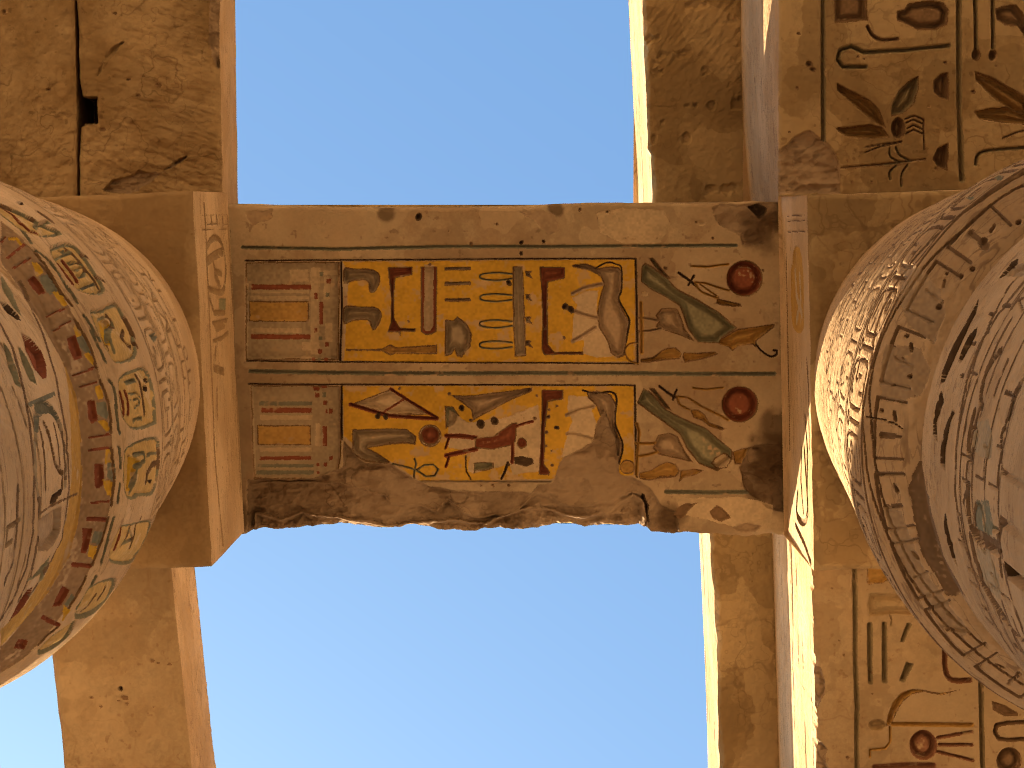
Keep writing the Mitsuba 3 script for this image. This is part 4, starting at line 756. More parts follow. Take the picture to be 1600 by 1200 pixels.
('cut','cartouche','pale_ochre',0.008,0,0.9,0,0,[-170,434,-171,442,-170,452,-167,467,-164,487,-161,508,-159,533,-160,562,-162,595,-164,631,-166,667,-166,701,-164,727,-158,744,-151,751,-142,756,-132,756,-122,756,-112,756,-102,758,-92,761,-81,763,-70,763,-60,763,-50,763,-40,763,-31,761,-22,758,-14,753,-6,749,2,744,10,739,18,732,26,727,33,720,39,708,44,696,48,679,52,660,54,641,56,619,57,595,58,574,57,549,56,523,54,494,51,470,48,455,44,442,39,437,33,431,26,429,19,426,11,426,3,423,-6,421,-16,418,-27,415,-38,415,-50,412,-61,412,-72,412,-84,412,-96,415,-108,415,-118,418,-128,421,-137,421,-146,423,-154,423,-161,426,-167,429]),
('line','cartouche__frame','green',0.014,0.01098,0.6,0,0,[-170,434,-169,442,-167,452,-164,465,-162,484,-160,508,-159,533,-160,562,-162,595,-164,631,-166,667,-166,701,-164,727,-158,744,-151,751,-142,756,-132,756,-122,756,-112,756,-102,758,-92,761,-81,763,-70,763,-60,763,-50,763,-40,763,-31,761,-22,758,-14,753,-6,749,2,744,10,739,18,732,26,727,33,720,39,708,44,696,48,679,52,660,54,641,56,619,57,595,58,574,57,549,56,523,54,494,51,470,48,455,44,442,39,437,33,431,26,429,19,426,11,426,3,423,-6,421,-16,418,-27,415,-38,415,-50,412,-61,412,-72,412,-84,412,-96,415,-108,415,-118,418,-128,421,-137,423,-146,423,-153,426,-160,429,-166,431,-170,434]),
('cut','cartouche','pale_ochre',0.008,0,0.9,0,0,[123,431,115,437,111,442,108,447,107,455,107,467,106,487,104,518,103,559,102,610,102,660,104,710,108,751,114,777,123,796,133,806,144,813,155,816,166,823,176,827,186,830,197,830,208,827,219,827,230,825,242,823,256,820,270,818,283,813,295,811,305,808,312,808,317,811,321,813,324,811,326,801,328,784,328,753,328,715,327,674,326,634,325,598,324,569,322,545,320,523,318,501,315,484,312,470,308,457,304,450,300,442,294,434,289,429,282,423,275,421,267,415,258,412,249,412,239,410,228,410,216,410,201,410,184,412,166,415,149,421,134,423]),
('line','cartouche__frame','green',0.014,0.01102,0.6,0,0,[123,431,121,434,118,439,114,445,111,455,108,467,106,487,104,518,103,559,102,610,102,660,104,710,108,751,114,777,123,796,133,806,144,813,155,816,166,823,176,827,186,830,197,830,208,827,219,827,230,825,242,823,256,820,270,818,283,813,295,811,305,808,312,808,317,811,321,813,324,811,326,801,328,784,328,753,328,715,327,674,326,634,325,598,324,569,322,545,320,523,318,501,315,484,312,470,308,457,304,450,300,442,294,434,289,429,282,423,275,421,267,415,258,412,249,412,239,410,228,410,216,410,201,410,183,412,165,418,148,423,133,426,123,431]),
('cut','cartouche','pale_ochre',0.008,0,0.9,0,0,[401,412,394,418,389,423,386,429,384,434,383,447,381,462,379,496,378,547,378,605,379,670,383,734,388,787,395,823,403,844,413,856,423,861,434,863,444,868,455,875,466,880,477,882,488,885,499,885,510,887,522,890,533,894,545,899,557,904,567,904,577,901,585,897,594,892,601,882,607,870,611,851,612,823,611,787,607,744,602,698,597,658,593,619,590,590,590,569,591,549,592,533,593,516,593,501,592,489,590,475,588,465,585,457,581,450,576,445,568,437,559,431,547,426,534,421,519,415,504,412,490,410,475,407,459,407,442,407,426,407,412,410]),
('line','cartouche__frame','green',0.014,0.01122,0.6,0,0,[401,412,399,418,395,421,391,426,387,434,384,447,381,462,379,496,378,547,378,605,379,670,383,734,388,787,395,823,403,844,413,856,423,861,434,863,444,868,455,875,466,880,477,882,488,885,499,885,510,887,522,890,533,894,545,899,557,904,567,904,577,901,585,897,594,892,601,882,607,870,611,851,612,823,611,787,607,744,602,698,597,658,593,619,590,590,590,569,591,549,592,533,593,516,593,501,592,489,590,475,588,465,585,457,581,450,576,445,568,437,559,431,547,426,534,421,519,415,504,412,490,410,475,407,458,407,440,410,424,410,411,412,401,412]),
('cut','cartouche','pale_ochre',0.008,0,0.9,0,0,[706,457,702,467,701,479,703,496,706,518,709,545,712,576,715,619,719,679,724,751,733,837,748,942,768,1059,793,1181,819,1289,837,1346,848,1361,859,1363,876,1397,892,1418,904,1409,917,1399,930,1389,926,1303,929,1253,935,1224,942,1203,950,1184,958,1169,934,1018,923,933,913,856,904,789,895,729,887,677,880,634,874,598,869,566,864,537,859,511,853,487,848,470,841,457,832,450,822,445,809,439,797,437,784,434,772,434,760,434,747,437,735,439,723,445,713,450]),
('line','cartouche__frame','green',0.014,0.0108,0.6,0,0,[706,457,706,465,706,477,707,494,708,518,710,545,712,576,715,619,719,679,724,751,733,837,748,942,768,1059,793,1181,819,1289,837,1346,848,1361,859,1363,876,1397,892,1418,904,1409,917,1399,930,1389,926,1303,929,1253,935,1224,942,1203,950,1184,958,1169,934,1018,923,933,913,856,904,789,895,729,887,677,880,634,874,598,869,566,864,537,859,511,853,487,848,470,841,457,832,450,822,445,809,439,797,437,784,434,772,434,760,437,747,439,735,445,722,447,713,452,706,457]),
('cut','cartouche','pale_ochre',0.008,0,0.9,0,0,[978,418,970,423,964,434,958,445,954,457,951,477,951,501,951,533,953,569,955,610,960,650,967,694,975,729,986,758,999,782,1013,801,1028,818,1043,832,1057,844,1071,854,1085,861,1098,861,1108,851,1117,837,1122,811,1125,782,1126,746,1127,710,1127,677,1127,643,1126,612,1125,583,1122,549,1119,521,1115,492,1111,470,1106,455,1100,447,1091,439,1080,434,1069,431,1057,429,1046,426,1034,421,1022,418,1010,415,999,415,988,415]),
('line','cartouche__frame','green',0.014,0.01855,0.6,0,0,[978,418,974,423,969,434,962,445,956,457,952,477,951,501,951,533,953,569,955,610,960,650,967,694,975,729,986,758,999,782,1013,801,1028,818,1043,832,1057,844,1071,854,1085,861,1098,861,1108,851,1117,837,1122,811,1125,782,1126,746,1127,710,1127,677,1127,643,1126,612,1125,583,1122,549,1119,521,1115,492,1111,470,1106,455,1100,447,1091,439,1080,434,1069,431,1057,429,1046,426,1034,423,1021,421,1008,421,996,418,985,418,978,418]),
('cut','cartouche','pale_ochre',0.008,0,0.9,0,0,[-758,513,-757,518,-753,518,-748,518,-741,518,-733,518,-726,523,-718,528,-709,535,-700,545,-690,554,-680,564,-671,574,-662,581,-653,588,-645,595,-635,600,-627,607,-618,614,-609,622,-599,629,-590,634,-580,641,-572,650,-563,660,-554,674,-545,694,-537,717,-529,737,-522,746,-518,744,-515,725,-514,691,-514,650,-517,612,-520,578,-522,549,-526,530,-530,513,-535,499,-541,487,-546,475,-553,467,-560,460,-567,452,-575,447,-583,442,-591,439,-600,437,-608,434,-617,434,-626,434,-636,437,-645,437,-655,439,-665,439,-677,439,-689,442,-700,445,-711,447,-720,450,-728,457,-736,465,-744,477,-751,489,-756,504]),
('line','cartouche__frame','green',0.014,0.02039,0.6,0,0,[-758,513,-755,513,-751,513,-745,513,-740,516,-733,518,-726,523,-718,528,-709,535,-700,545,-690,554,-680,564,-671,574,-662,581,-653,588,-645,595,-635,600,-627,607,-618,614,-609,622,-599,629,-590,634,-580,641,-572,650,-563,660,-554,674,-545,694,-537,717,-529,737,-522,746,-518,744,-515,725,-514,691,-514,650,-517,612,-520,578,-522,549,-526,530,-530,513,-535,499,-541,487,-546,475,-553,467,-560,460,-567,452,-575,447,-583,442,-591,439,-600,437,-608,434,-617,434,-626,434,-636,437,-645,437,-655,439,-665,439,-677,439,-689,442,-700,445,-711,447,-720,450,-728,457,-735,465,-742,477,-749,492,-754,504,-758,513]),
('cut','cartouche','pale_ochre',0.008,0,0.9,0,0,[1221,412,1211,418,1200,423,1189,429,1180,437,1172,445,1164,450,1157,457,1150,462,1144,470,1140,477,1139,487,1142,499,1150,511,1162,528,1177,545,1193,564,1209,578,1223,590,1235,595,1246,593,1256,586,1265,578,1273,566,1280,554,1287,540,1292,521,1296,501,1299,479,1303,467,1306,457,1307,447,1308,439,1307,431,1305,423,1301,418,1294,412,1286,410,1274,410,1261,410,1247,410,1233,410]),
('line','cartouche__frame','green',0.014,0.01668,0.6,0,0,[1221,412,1215,418,1205,421,1194,429,1183,437,1173,445,1164,450,1157,457,1150,462,1144,470,1140,477,1139,487,1142,499,1150,511,1162,528,1177,545,1193,564,1209,578,1223,590,1235,595,1246,593,1256,586,1265,578,1273,566,1280,554,1287,540,1292,521,1296,501,1299,479,1303,467,1306,457,1307,447,1308,439,1307,431,1305,423,1301,418,1294,412,1286,412,1272,410,1257,410,1243,412,1230,412,1221,412]),
('line','cartouche_sign','red',0.016,0.01045,0.6,0,0,[-401,450,-348,442,-297,442]),
('line','cartouche_sign','red',0.016,0.01944,0.6,0,0,[-398,484,-353,479,-299,470]),
('line','cartouche_sign','umber',0.016,0.02651,0.6,0,0,[-443,653,-404,646,-366,643,-331,641,-296,643,-245,662]),
('line','cartouche_sign','green',0.016,0.01809,0.6,0,0,[-379,513,-374,595,-358,648]),
('line','cartouche_sign','green',0.016,0.01016,0.6,0,0,[-347,501,-345,562,-348,624]),
('line','cartouche_sign','green',0.016,0.01584,0.6,0,0,[-315,501,-313,569,-329,626,-358,648]),
('line','cartouche_sign','green',0.016,0.01209,0.6,0,0,[-420,457,-418,528,-416,631]),
('line','cartouche_sign','green',0.016,0.01719,0.6,0,0,[-439,554,-430,655]),
('cut','cartouche_sign','green',0.016,0,0.6,0,0,[-445,569,-437,672,-418,658,-426,545]),
('cut','cartouche_sign','teal',0.016,0,0.6,0,0,[-279,439,-278,518,-275,631,-260,634,-261,508,-265,477]),
('line','cartouche_sign','umber',0.016,0.02059,0.6,0,0,[-310,689,-266,763]),
('line','cartouche_sign','umber',0.016,0.02307,0.6,0,0,[-415,725,-382,789]),
('line','cartouche_sign','umber',0.016,0.02685,0.6,0,0,[-720,525,-680,557,-639,547,-620,569,-614,624,-571,614]),
('line','cartouche_sign','umber',0.016,0.04235,0.6,0,0,[-630,799,-584,804]),
('line','cartouche_sign','red',0.016,0.01487,0.6,0,0,[-709,496,-656,492,-614,472,-568,482,-551,521]),
('line','cartouche_sign','green',0.016,0.01935,0.6,0,0,[-571,540,-580,641,-578,753]),
('cut','cartouche_sign','dark',0.014,0,0.6,0,0,[-713,703,-710,777,-692,741,-690,686]),
('cut','cartouche_sign','yellow',0.014,0,0.6,0,0,[-137,450,-121,535,-88,525,-61,472,-24,452,-25,421,-67,426,-102,437]),
('line','cartouche_sign','green',0.016,0.01549,0.6,0,0,[-132,457,-134,513,-126,564,-86,566,-81,496,-45,450]),
('line','cartouche_sign','umber',0.016,0.01926,0.6,0,0,[-135,566,-84,557]),
('line','cartouche_sign','umber',0.016,0.02868,0.6,0,0,[-98,756,-56,775,-25,777]),
('line','cartouche_sign','green',0.016,0.01733,0.6,0,0,[-88,547,-73,487,-32,465,11,465]),
('line','cartouche_sign','umber',0.016,0.01966,0.6,0,0,[-56,655,-32,595,-3,624,14,686]),
('line','cartouche_sign','umber',0.016,0.03108,0.6,0,0,[-90,770,-32,775]),
('line','cartouche_sign','umber',0.016,0.02276,0.6,0,0,[-13,727,20,758]),
('line','cartouche_sign','umber',0.016,0.005279,0.6,0,0,[-126,452,-84,439,-45,434,-1,437]),
('line','cartouche_sign','red',0.016,0.0107,0.6,0,0,[161,429,203,431,257,426]),
('line','cartouche_sign','red',0.016,0.01029,0.6,0,0,[165,455,211,460,260,450]),
('line','cartouche_sign','umber',0.016,0.02523,0.6,0,0,[126,638,187,646,231,641,275,641]),
('cut','cartouche_sign','green',0.018,0,0.6,0,0,[127,479,128,602,148,602,144,472]),
('cut','cartouche_sign','dark',0.018,0,0.6,0,0,[149,706,142,770,166,789,161,706]),
('cut','cartouche_sign','dark',0.016,0,0.6,0,0,[171,677,174,737,199,727,190,670]),
('line','cartouche_sign','green',0.016,0.008028,0.6,0,0,[182,479,185,569,209,607]),
('line','cartouche_sign','green',0.016,0.007166,0.6,0,0,[207,484,212,583,229,595,243,516]),
('cut','cartouche_sign','green',0.018,0,0.6,0,0,[280,489,281,605,301,619,290,535,301,504]),
('cut','cartouche_sign','yellow',0.014,0,0.6,0,0,[422,434,432,499,454,562,470,564,486,506,531,511,560,492,563,447,515,439,468,434]),
('line','cartouche_sign','green',0.016,0.01631,0.6,0,0,[420,477,422,537,427,614,461,624,463,586]),
('line','cartouche_sign','green',0.016,0.02211,0.6,0,0,[466,586,475,523,516,516,569,487]),
('line','cartouche_sign','green',0.016,0.01225,0.6,0,0,[444,650,440,715,450,808]),
('line','cartouche_sign','umber',0.016,0.00772,0.6,0,0,[422,439,480,447,516,447,554,452]),
('line','cartouche_sign','umber',0.016,0.02329,0.6,0,0,[492,839,490,741,517,672,549,674]),
('line','cartouche_sign','umber',0.016,0.03844,0.6,0,0,[450,861,508,897]),
('cut','cartouche_sign','dark',0.016,0,0.6,0,0,[544,684,551,773,567,768,558,720]),
('cut','cartouche_sign','teal',0.014,0,0.6,0,0,[-8,1150,-11,1411,11,1464,27,1229,9,1188]),
('line','cartouche_sign','red',0.016,0.01003,0.6,0,0,[714,477,767,470,807,472]),
('line','cartouche_sign','umber',0.016,0.01954,0.6,0,0,[702,710,753,694,822,701]),
('line','cartouche_sign','umber',0.016,0.0149,0.6,0,0,[723,610,757,569,794,535]),
('line','cartouche_sign','green',0.016,0.01446,0.6,0,0,[781,542,786,686,735,600]),
('line','cartouche_sign','umber',0.016,0.01999,0.6,0,0,[1012,521,1057,518,1095,508]),
('line','cartouche_sign','umber',0.016,0.02355,0.6,0,0,[995,619,1040,614]),
('cut','leaf','dark',0.02,0,0.3,0,0,[-336,-455,-317,-376,-262,-340,-239,-354,-248,-421,-290,-488]),
('cut','leaf','green',0.02,0,0.3,0,0,[-173,-799,-130,-789,-89,-808,-48,-820,14,-861,-6,-911,-68,-906,-103,-875,-138,-839]),
('cut','leaf','green',0.02,0,0.3,0,0,[-140,-624,-93,-591,-30,-598,21,-617,-1,-691,-64,-689,-101,-660]),
('cut','leaf','red',0.024,0,0.4,0,0,[-185,-460,-157,-364,-96,-307,-36,-328,12,-414,11,-486,-36,-543,-71,-546,-106,-541,-145,-505]),
('cut','leaf','green',0.02,0,0.3,0,0,[-465,-61,-419,-108,-376,-142,-327,-211,-281,-266,-255,-311,-305,-319,-349,-288,-395,-247]),
('paint','bar_stroke','teal',0.004,0,0.6,0.4,0,[75,-846,70,-765,70,-531,72,-362,87,-350,92,-498,88,-655,88,-825]),
('line','large_cartouche','teal',0.012,0.05039,0.6,0,0,[165,-803,161,-796,155,-792,148,-782,140,-772,133,-763,128,-753,124,-744,121,-734,118,-725,116,-713,114,-701,113,-686,112,-670,112,-651,112,-629,113,-610,114,-589,116,-572,118,-555,121,-541,124,-529,128,-517,133,-505,137,-493,143,-481,149,-472,155,-462,162,-452,168,-445,175,-438,181,-431,188,-424,194,-419,201,-414,206,-409,210,-405]),
('line','large_cartouche','grey',0.008,0.03008,0.6,0,0,[154,-792,197,-842,240,-887,278,-899,316,-906,355,-906,392,-897,430,-880]),
('line','large_cartouche','grey',0.008,0.03603,0.6,0,0,[203,-395,240,-393,276,-386,315,-388,354,-381,399,-381,445,-371]),
('line','plough_glyph','umber',0.016,0.02633,0.6,0,0,[171,-663,212,-629,275,-605,331,-577,376,-503,392,-438,451,-429]),
('line','rope_glyph','umber',0.012,0.01922,0.6,0.6,0,[179,-758,241,-741,274,-749,308,-751,370,-760,414,-753]),
('line','shaft_rule','carved',0.008,0.01439,0.6,0,0,[190,-507,233,-503,277,-488,316,-493,356,-488]),
('line','shaft_rule','carved',0.008,0.01562,0.6,0,0,[202,-397,246,-386,292,-362,336,-374,380,-376,426,-369]),
('line','shaft_rule','carved',0.008,0.02167,0.6,0,0,[-242,-689,-205,-706,-169,-717,-133,-722,-95,-756,-58,-782,-21,-806,15,-823,58,-851,101,-873,144,-887,180,-906,217,-920,253,-928,291,-932,329,-930,362,-944,396,-952,431,-954,466,-952,503,-944,541,-930,575,-940,610,-947,646,-944,684,-937,718,-973,753,-1002,790,-1023,816,-1071,844,-1114]),
('line','shaft_rule','carved',0.007,0.02154,0.6,0,0,[-423,221,-384,211,-344,197,-290,-20,-247,-63,-207,-94,-167,-116,-127,-154,-88,-185,-49,-209,-11,-225,27,-237,65,-264,104,-288,142,-302,181,-311,220,-314,260,-309,299,-323,340,-328,382,-328,425,-316,469,-297,509,-309,551,-311,594,-304,640,-288,690,-254,716,-311,743,-364,771,-407,801,-445,824,-524,849,-596,875,-660]),
('line','shaft_rule','carved',0.008,0.02936,0.6,0,0,[434,-858,469,-858,506,-851,545,-837,585,-818,621,-820,659,-818,699,-806,741,-784,775,-832,812,-870]),
('line','shaft_rule','carved',0.008,0.0243,0.6,0,0,[337,-1193,367,-1205,398,-1212,429,-1214,460,-1214,493,-1209,530,-1214,568,-1212,608,-1205,636,-1238,665,-1267]),
('line','crack','umber',0.012,0.006558,0.6,0.1,0,[492,-866,492,-643,507,-390,538,-27]),
('cut','bird_sign','hide',0.02,0,0.3,0.4,0,[514,-837,518,-632,525,-433,582,-407,642,-364,679,-450,682,-567,643,-768,598,-799,555,-823]),
('cut','pit','dark',0.02,0,0,0.3,0,[457,-629,454,-433,471,-455,488,-574,480,-670]),
('cut','leaf','red',0.022,0,0.2,0,0,[901,-882,852,-868,829,-823,808,-772,817,-651,863,-615,890,-653,918,-686]),
('cut','leaf','green',0.016,0,0.3,0,0,[740,-538,723,-467,762,-433,828,-448,824,-524,777,-555,757,-806,748,-677])]
RCOL = [
('line','frieze_rule','carved',0.018,0.03344,0.6,0,0,[781,568,771,568,756,568,740,571,720,571,699,571,678,574,654,576,627,579,599,581,571,586,543,594,517,601,493,615,469,632,445,646,422,663,400,680,377,694,355,711,334,723,312,735,291,747,270,756,249,763,229,771,208,775,188,780,169,783,149,783,130,780,110,778,92,775,73,768,54,761,36,752,18,737,0,721,-20,694,-39,668,-57,644,-72,625,-83,613]),
('line','frieze_rule','carved',0.018,0.008204,0.6,0,0,[746,501,736,504,722,507,705,511,686,511,665,514,643,517,619,514,592,514,563,514,533,514,503,514,476,517,449,521,423,524,397,530,372,533,348,539,326,542,305,545,285,548,266,551,248,551,230,554,212,554,194,557,176,557,158,560,140,560,123,560,107,563,91,566,76,566,62,568,47,571,33,571,18,574,2,574,-15,574,-31,576,-48,576,-64,576,-78,576,-91,576,-103,574,-115,574,-126,571,-137,571,-148,568,-159,568,-170,568,-181,566,-192,566,-204,563,-216,560,-229,557,-243,551,-257,548,-272,542,-288,539,-306,533,-326,530,-349,527,-373,521,-398,517,-422,517,-445,514,-466,511,-485,507,-504,507,-523,504,-543,501,-564,501,-587,497,-611,494,-636,490,-662,487,-688,483,-714,480,-739,477,-765,473,-792,469,-819,466,-846,462,-876,459,-906,452,-938,448,-972,441,-1006,437,-1040,434,-1073,427,-1109,423,-1146,416,-1184,409,-1220,405,-1251,402,-1273,398]),
('line','frieze_rule','carved',0.018,0.008584,0.6,0,0,[-179,649,-191,637,-207,625,-227,613,-248,604,-269,596,-289,591,-307,586,-325,581,-343,576,-362,571,-381,568,-401,563,-423,563,-445,560,-468,560,-491,557,-515,554,-540,551,-566,545,-595,542,-623,536,-653,530,-682,524,-710,521,-736,517,-761,514,-786,511,-811,507,-838,504,-866,501,-897,497,-930,490,-964,487,-1000,483,-1035,480,-1070,477,-1106,473,-1142,469,-1178,462,-1214,459,-1251,455,-1286,452,-1324,448,-1363,445,-1403,441,-1441,441,-1472,441,-1495,441]),
('paint','frieze_ground','hide',0.003,0,0.6,0.6,0,[-23,539,-13,487,-2,434,9,384,-27,351,-64,318,-101,318,-138,323,-175,328,-190,359,-206,395,-220,434,-207,501,-162,514,-117,530,-70,533]),
('paint','frieze_ground','hide',0.003,0,0.6,0.6,0,[289,947,278,678,279,554,267,507,255,466,242,423,209,388,174,355,130,346,85,342,40,337,51,380,61,427,71,473,95,504,119,536,142,571,175,604,211,697,248,811]),
('paint','frieze_ground','carved',0.003,0,0.6,0.7,0,[-543,372,-510,351,-475,332,-440,314,-450,-37,-482,-63,-515,-80,-549,-92,-585,-94,-622,-121,-660,-137,-701,-142,-745,-133,-795,-102,-821,-147,-848,-185,-877,-214,-910,-228,-948,-226,-1034,351,-1013,384,-970,380,-929,380,-888,384,-847,388,-807,391,-769,384,-731,380,-694,376,-656,372,-618,372,-581,372]),
('paint','frieze_ground','hide',0.003,0,0.6,0.7,0,[-613,504,-627,462,-643,423,-678,420,-714,416,-749,412,-785,412,-821,412,-857,416,-892,409,-928,405,-964,402,-1000,402,-1037,398,-1077,398,-1118,395,-1159,398,-1200,398,-1188,459,-1152,462,-1116,462,-1081,469,-1046,473,-1012,480,-978,490,-939,490,-900,490,-862,494,-824,501,-787,507,-752,504,-717,501,-682,501,-647,501]),
('cut','pit','carved',0.018,0,0,0.4,0,[319,437,316,434,311,434,306,434,302,437,302,445,305,448,311,448,316,445,319,441]),
('cut','pit','carved',0.018,0,0,0.4,0,[338,380,335,376,329,376,323,376,320,380,320,388,323,391,329,391,335,391,338,384]),
('cut','pit','carved',0.018,0,0,0.4,0,[199,384,193,380,183,380,174,384,169,391,170,402,176,405,185,405,194,402,199,391]),
('cut','pit','carved',0.018,0,0,0.4,0,[388,359,385,355,378,355,372,359,368,364,367,368,371,372,377,372,384,372,388,368]),
('cut','pit','carved',0.018,0,0,0.4,0,[4,416,0,416,-5,416,-10,420,-12,427,-11,430,-7,434,-2,430,3,427,5,423]),
('cut','pit','carved',0.018,0,0,0.4,0,[-44,441,-47,441,-51,441,-55,445,-56,448,-56,452,-53,455,-49,452,-45,448,-44,445]),
('cut','pit','carved',0.018,0,0,0.4,0,[-100,388,-105,384,-111,384,-116,391,-118,395,-117,402,-112,405,-106,402,-101,398,-99,391]),
('cut','pit','carved',0.018,0,0,0.4,0,[-148,448,-153,445,-160,448,-165,455,-168,462,-166,466,-161,469,-154,466,-149,462,-146,455]),
('cut','pit','carved',0.018,0,0,0.4,0,[41,455,37,452,32,455,26,459,24,466,25,469,29,473,34,473,39,466,42,462]),
('cut','pit','carved',0.018,0,0,0.4,0,[-253,483,-257,480,-262,483,-265,487,-267,494,-265,497,-262,501,-257,497,-253,494,-252,487]),
('cut','pit','carved',0.018,0,0,0.4,0,[507,409,502,402,493,398,483,402,476,409,475,416,480,423,489,427,499,427,506,420]),
('cut','pit','carved',0.018,0,0,0.4,0,[648,372,645,368,639,364,631,364,626,368,625,376,628,380,634,384,641,380,647,380]),
('cut','pit','carved',0.018,0,0,0.4,0,[-16,494,-18,494,-20,494,-22,494,-23,497,-23,501,-21,501,-19,501,-17,497,-16,497]),
('cut','pit','carved',0.018,0,0,0.4,0,[-175,351,-177,351,-180,351,-182,351,-183,355,-182,355,-180,359,-178,355,-175,355,-174,351]),
('cut','pit','carved',0.018,0,0,0.4,0,[-614,483,-618,487,-621,490,-623,494,-624,501,-622,501,-618,501,-615,497,-613,494,-612,487]),
('cut','pit','carved',0.018,0,0,0.4,0,[215,-598,211,-613,205,-615,200,-601,198,-579,200,-555,204,-541,210,-541,215,-553,217,-577]),
('cut','pit','carved',0.018,0,0,0.4,0,[93,-575,89,-587,83,-584,79,-567,76,-546,77,-524,82,-512,87,-515,92,-529,94,-553]),
('cut','pit','carved',0.018,0,0,0.4,0,[-28,-591,-32,-601,-37,-596,-42,-579,-44,-558,-44,-539,-40,-529,-35,-534,-30,-551,-28,-572]),
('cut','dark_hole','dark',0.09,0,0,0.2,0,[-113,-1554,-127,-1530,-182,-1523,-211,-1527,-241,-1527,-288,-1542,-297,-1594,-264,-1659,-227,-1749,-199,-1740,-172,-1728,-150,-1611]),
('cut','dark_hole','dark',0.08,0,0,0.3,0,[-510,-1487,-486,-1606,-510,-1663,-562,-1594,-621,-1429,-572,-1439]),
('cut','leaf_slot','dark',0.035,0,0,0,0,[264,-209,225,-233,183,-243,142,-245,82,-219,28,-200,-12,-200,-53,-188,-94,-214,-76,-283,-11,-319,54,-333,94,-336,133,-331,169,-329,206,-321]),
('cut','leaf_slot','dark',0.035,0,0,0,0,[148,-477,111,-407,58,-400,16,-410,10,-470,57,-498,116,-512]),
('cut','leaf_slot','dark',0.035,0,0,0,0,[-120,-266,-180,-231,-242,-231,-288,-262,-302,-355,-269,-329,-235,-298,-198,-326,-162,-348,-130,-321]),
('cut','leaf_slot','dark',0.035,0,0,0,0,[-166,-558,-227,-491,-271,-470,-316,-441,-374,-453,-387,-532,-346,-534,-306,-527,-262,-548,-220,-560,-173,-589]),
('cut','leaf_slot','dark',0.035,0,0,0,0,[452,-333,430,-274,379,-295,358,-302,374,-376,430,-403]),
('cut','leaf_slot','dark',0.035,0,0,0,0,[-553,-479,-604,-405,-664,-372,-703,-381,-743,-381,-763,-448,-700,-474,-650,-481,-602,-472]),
('cut','leaf','hide',0.015,0,0.6,0.3,0,[437,-484,412,-405,369,-393,372,-572,380,-649]),
('line','shaft_rule','carved',0.012,0.02647,0.6,0,0,[353,-723,318,-720,284,-711,249,-696,216,-677,183,-675,151,-670,119,-658,86,-644,46,-658,6,-663,-34,-663,-72,-682,-110,-696,-148,-704,-181,-715,-215,-723,-249,-723,-283,-720,-314,-730,-345,-735,-377,-732,-409,-727,-443,-718,-475,-732,-508,-739,-542,-739,-577,-737,-607,-766,-638,-790,-670,-806,-703,-818,-725,-873,-748,-923,-772,-969,-796,-1009,-822,-1045,-830,-1126,-838,-1205,-847,-1281,-855,-1355]),
('line','shaft_rule','carved',0.01,0.01912,0.6,0,0,[408,-570,363,-572,320,-563,286,-584,252,-601,219,-613,187,-620,149,-644,112,-661,76,-675,40,-680,5,-701,-30,-718,-64,-727,-98,-735]),
('line','shaft_rule','carved',0.012,0.01914,0.6,0,0,[202,-907,158,-907,115,-899,79,-902,44,-902,8,-895,-24,-921,-57,-942,-89,-961,-121,-973,-167,-966,-213,-950,-246,-950,-279,-945,-313,-935,-348,-921,-390,-935]),
('line','large_cartouche','carved',0.018,0.03613,0.6,0,0,[85,-978,81,-971,75,-964,69,-954,62,-945,54,-938,46,-930,37,-926,28,-921,18,-916,7,-911,-3,-909,-14,-909,-25,-911,-37,-916,-49,-923,-60,-930,-70,-938,-79,-942,-87,-950,-93,-959,-98,-969,-102,-978,-106,-985,-109,-990]),
('line','large_cartouche','carved',0.018,0.03827,0.6,0,0,[-139,-911,-145,-911,-153,-909,-163,-907,-174,-904,-185,-904,-195,-904,-206,-904,-217,-907,-229,-907,-241,-909,-251,-914,-260,-918,-268,-926,-275,-938,-280,-950,-286,-959,-289,-971,-293,-976]),
('line','large_cartouche','carved',0.018,0.05307,0.6,0,0,[-409,-957,-417,-954,-426,-954,-439,-952,-451,-952,-464,-950,-476,-952,-487,-952,-499,-954,-510,-954,-521,-959,-530,-969,-537,-983,-541,-1007,-543,-1038,-542,-1074,-541,-1112,-540,-1148,-539,-1183,-539,-1217,-537,-1255,-535,-1293,-534,-1327,-533,-1355,-532,-1377]),
('line','large_cartouche','carved',0.018,0.05897,0.6,0,0,[-579,-933,-587,-933,-598,-935,-612,-935,-627,-935,-642,-938,-657,-940,-671,-942,-686,-942,-701,-945,-716,-947,-730,-957,-743,-971,-756,-997,-768,-1033,-781,-1071,-792,-1109,-800,-1143,-807,-1164]),
('paint','large_cartouche__panel','teal',0.003,0,0.6,0.4,0,[-424,-1078,-392,-1277,-425,-1308,-460,-1334,-508,-1296,-522,-1143,-506,-1043,-464,-1064]),
('paint','large_cartouche__panel','grey',0.003,0,0.6,0.6,0,[-167,-961,-138,-1141,-168,-1205,-199,-1265,-230,-1269,-261,-1269,-271,-1100,-252,-988,-209,-978]),
('paint','large_cartouche__panel','grey',0.003,0,0.6,0.5,0,[-602,-995,-564,-1215,-587,-1246,-611,-1272,-635,-1296,-684,-1267,-738,-1222,-745,-1019,-715,-995,-686,-966,-643,-985]),
('line','shaft_rule','carved',0.014,0.0217,0.6,0,0,[28,-1420,0,-1398,-29,-1377,-65,-1386,-102,-1389,-134,-1377,-168,-1358,-206,-1386,-244,-1408,-279,-1453,-314,-1494,-356,-1487,-398,-1470,-435,-1449,-473,-1422,-514,-1386,-549,-1382,-586,-1370,-624,-1353]),
('line','crack','dark',0.012,0.005233,0.6,0,0,[-290,560,-290,480,-301,423,-319,384]),
('cut','cartouche_sign','teal',0.01,0,0.6,0,0,[736,881,751,852,736,723,709,699]),
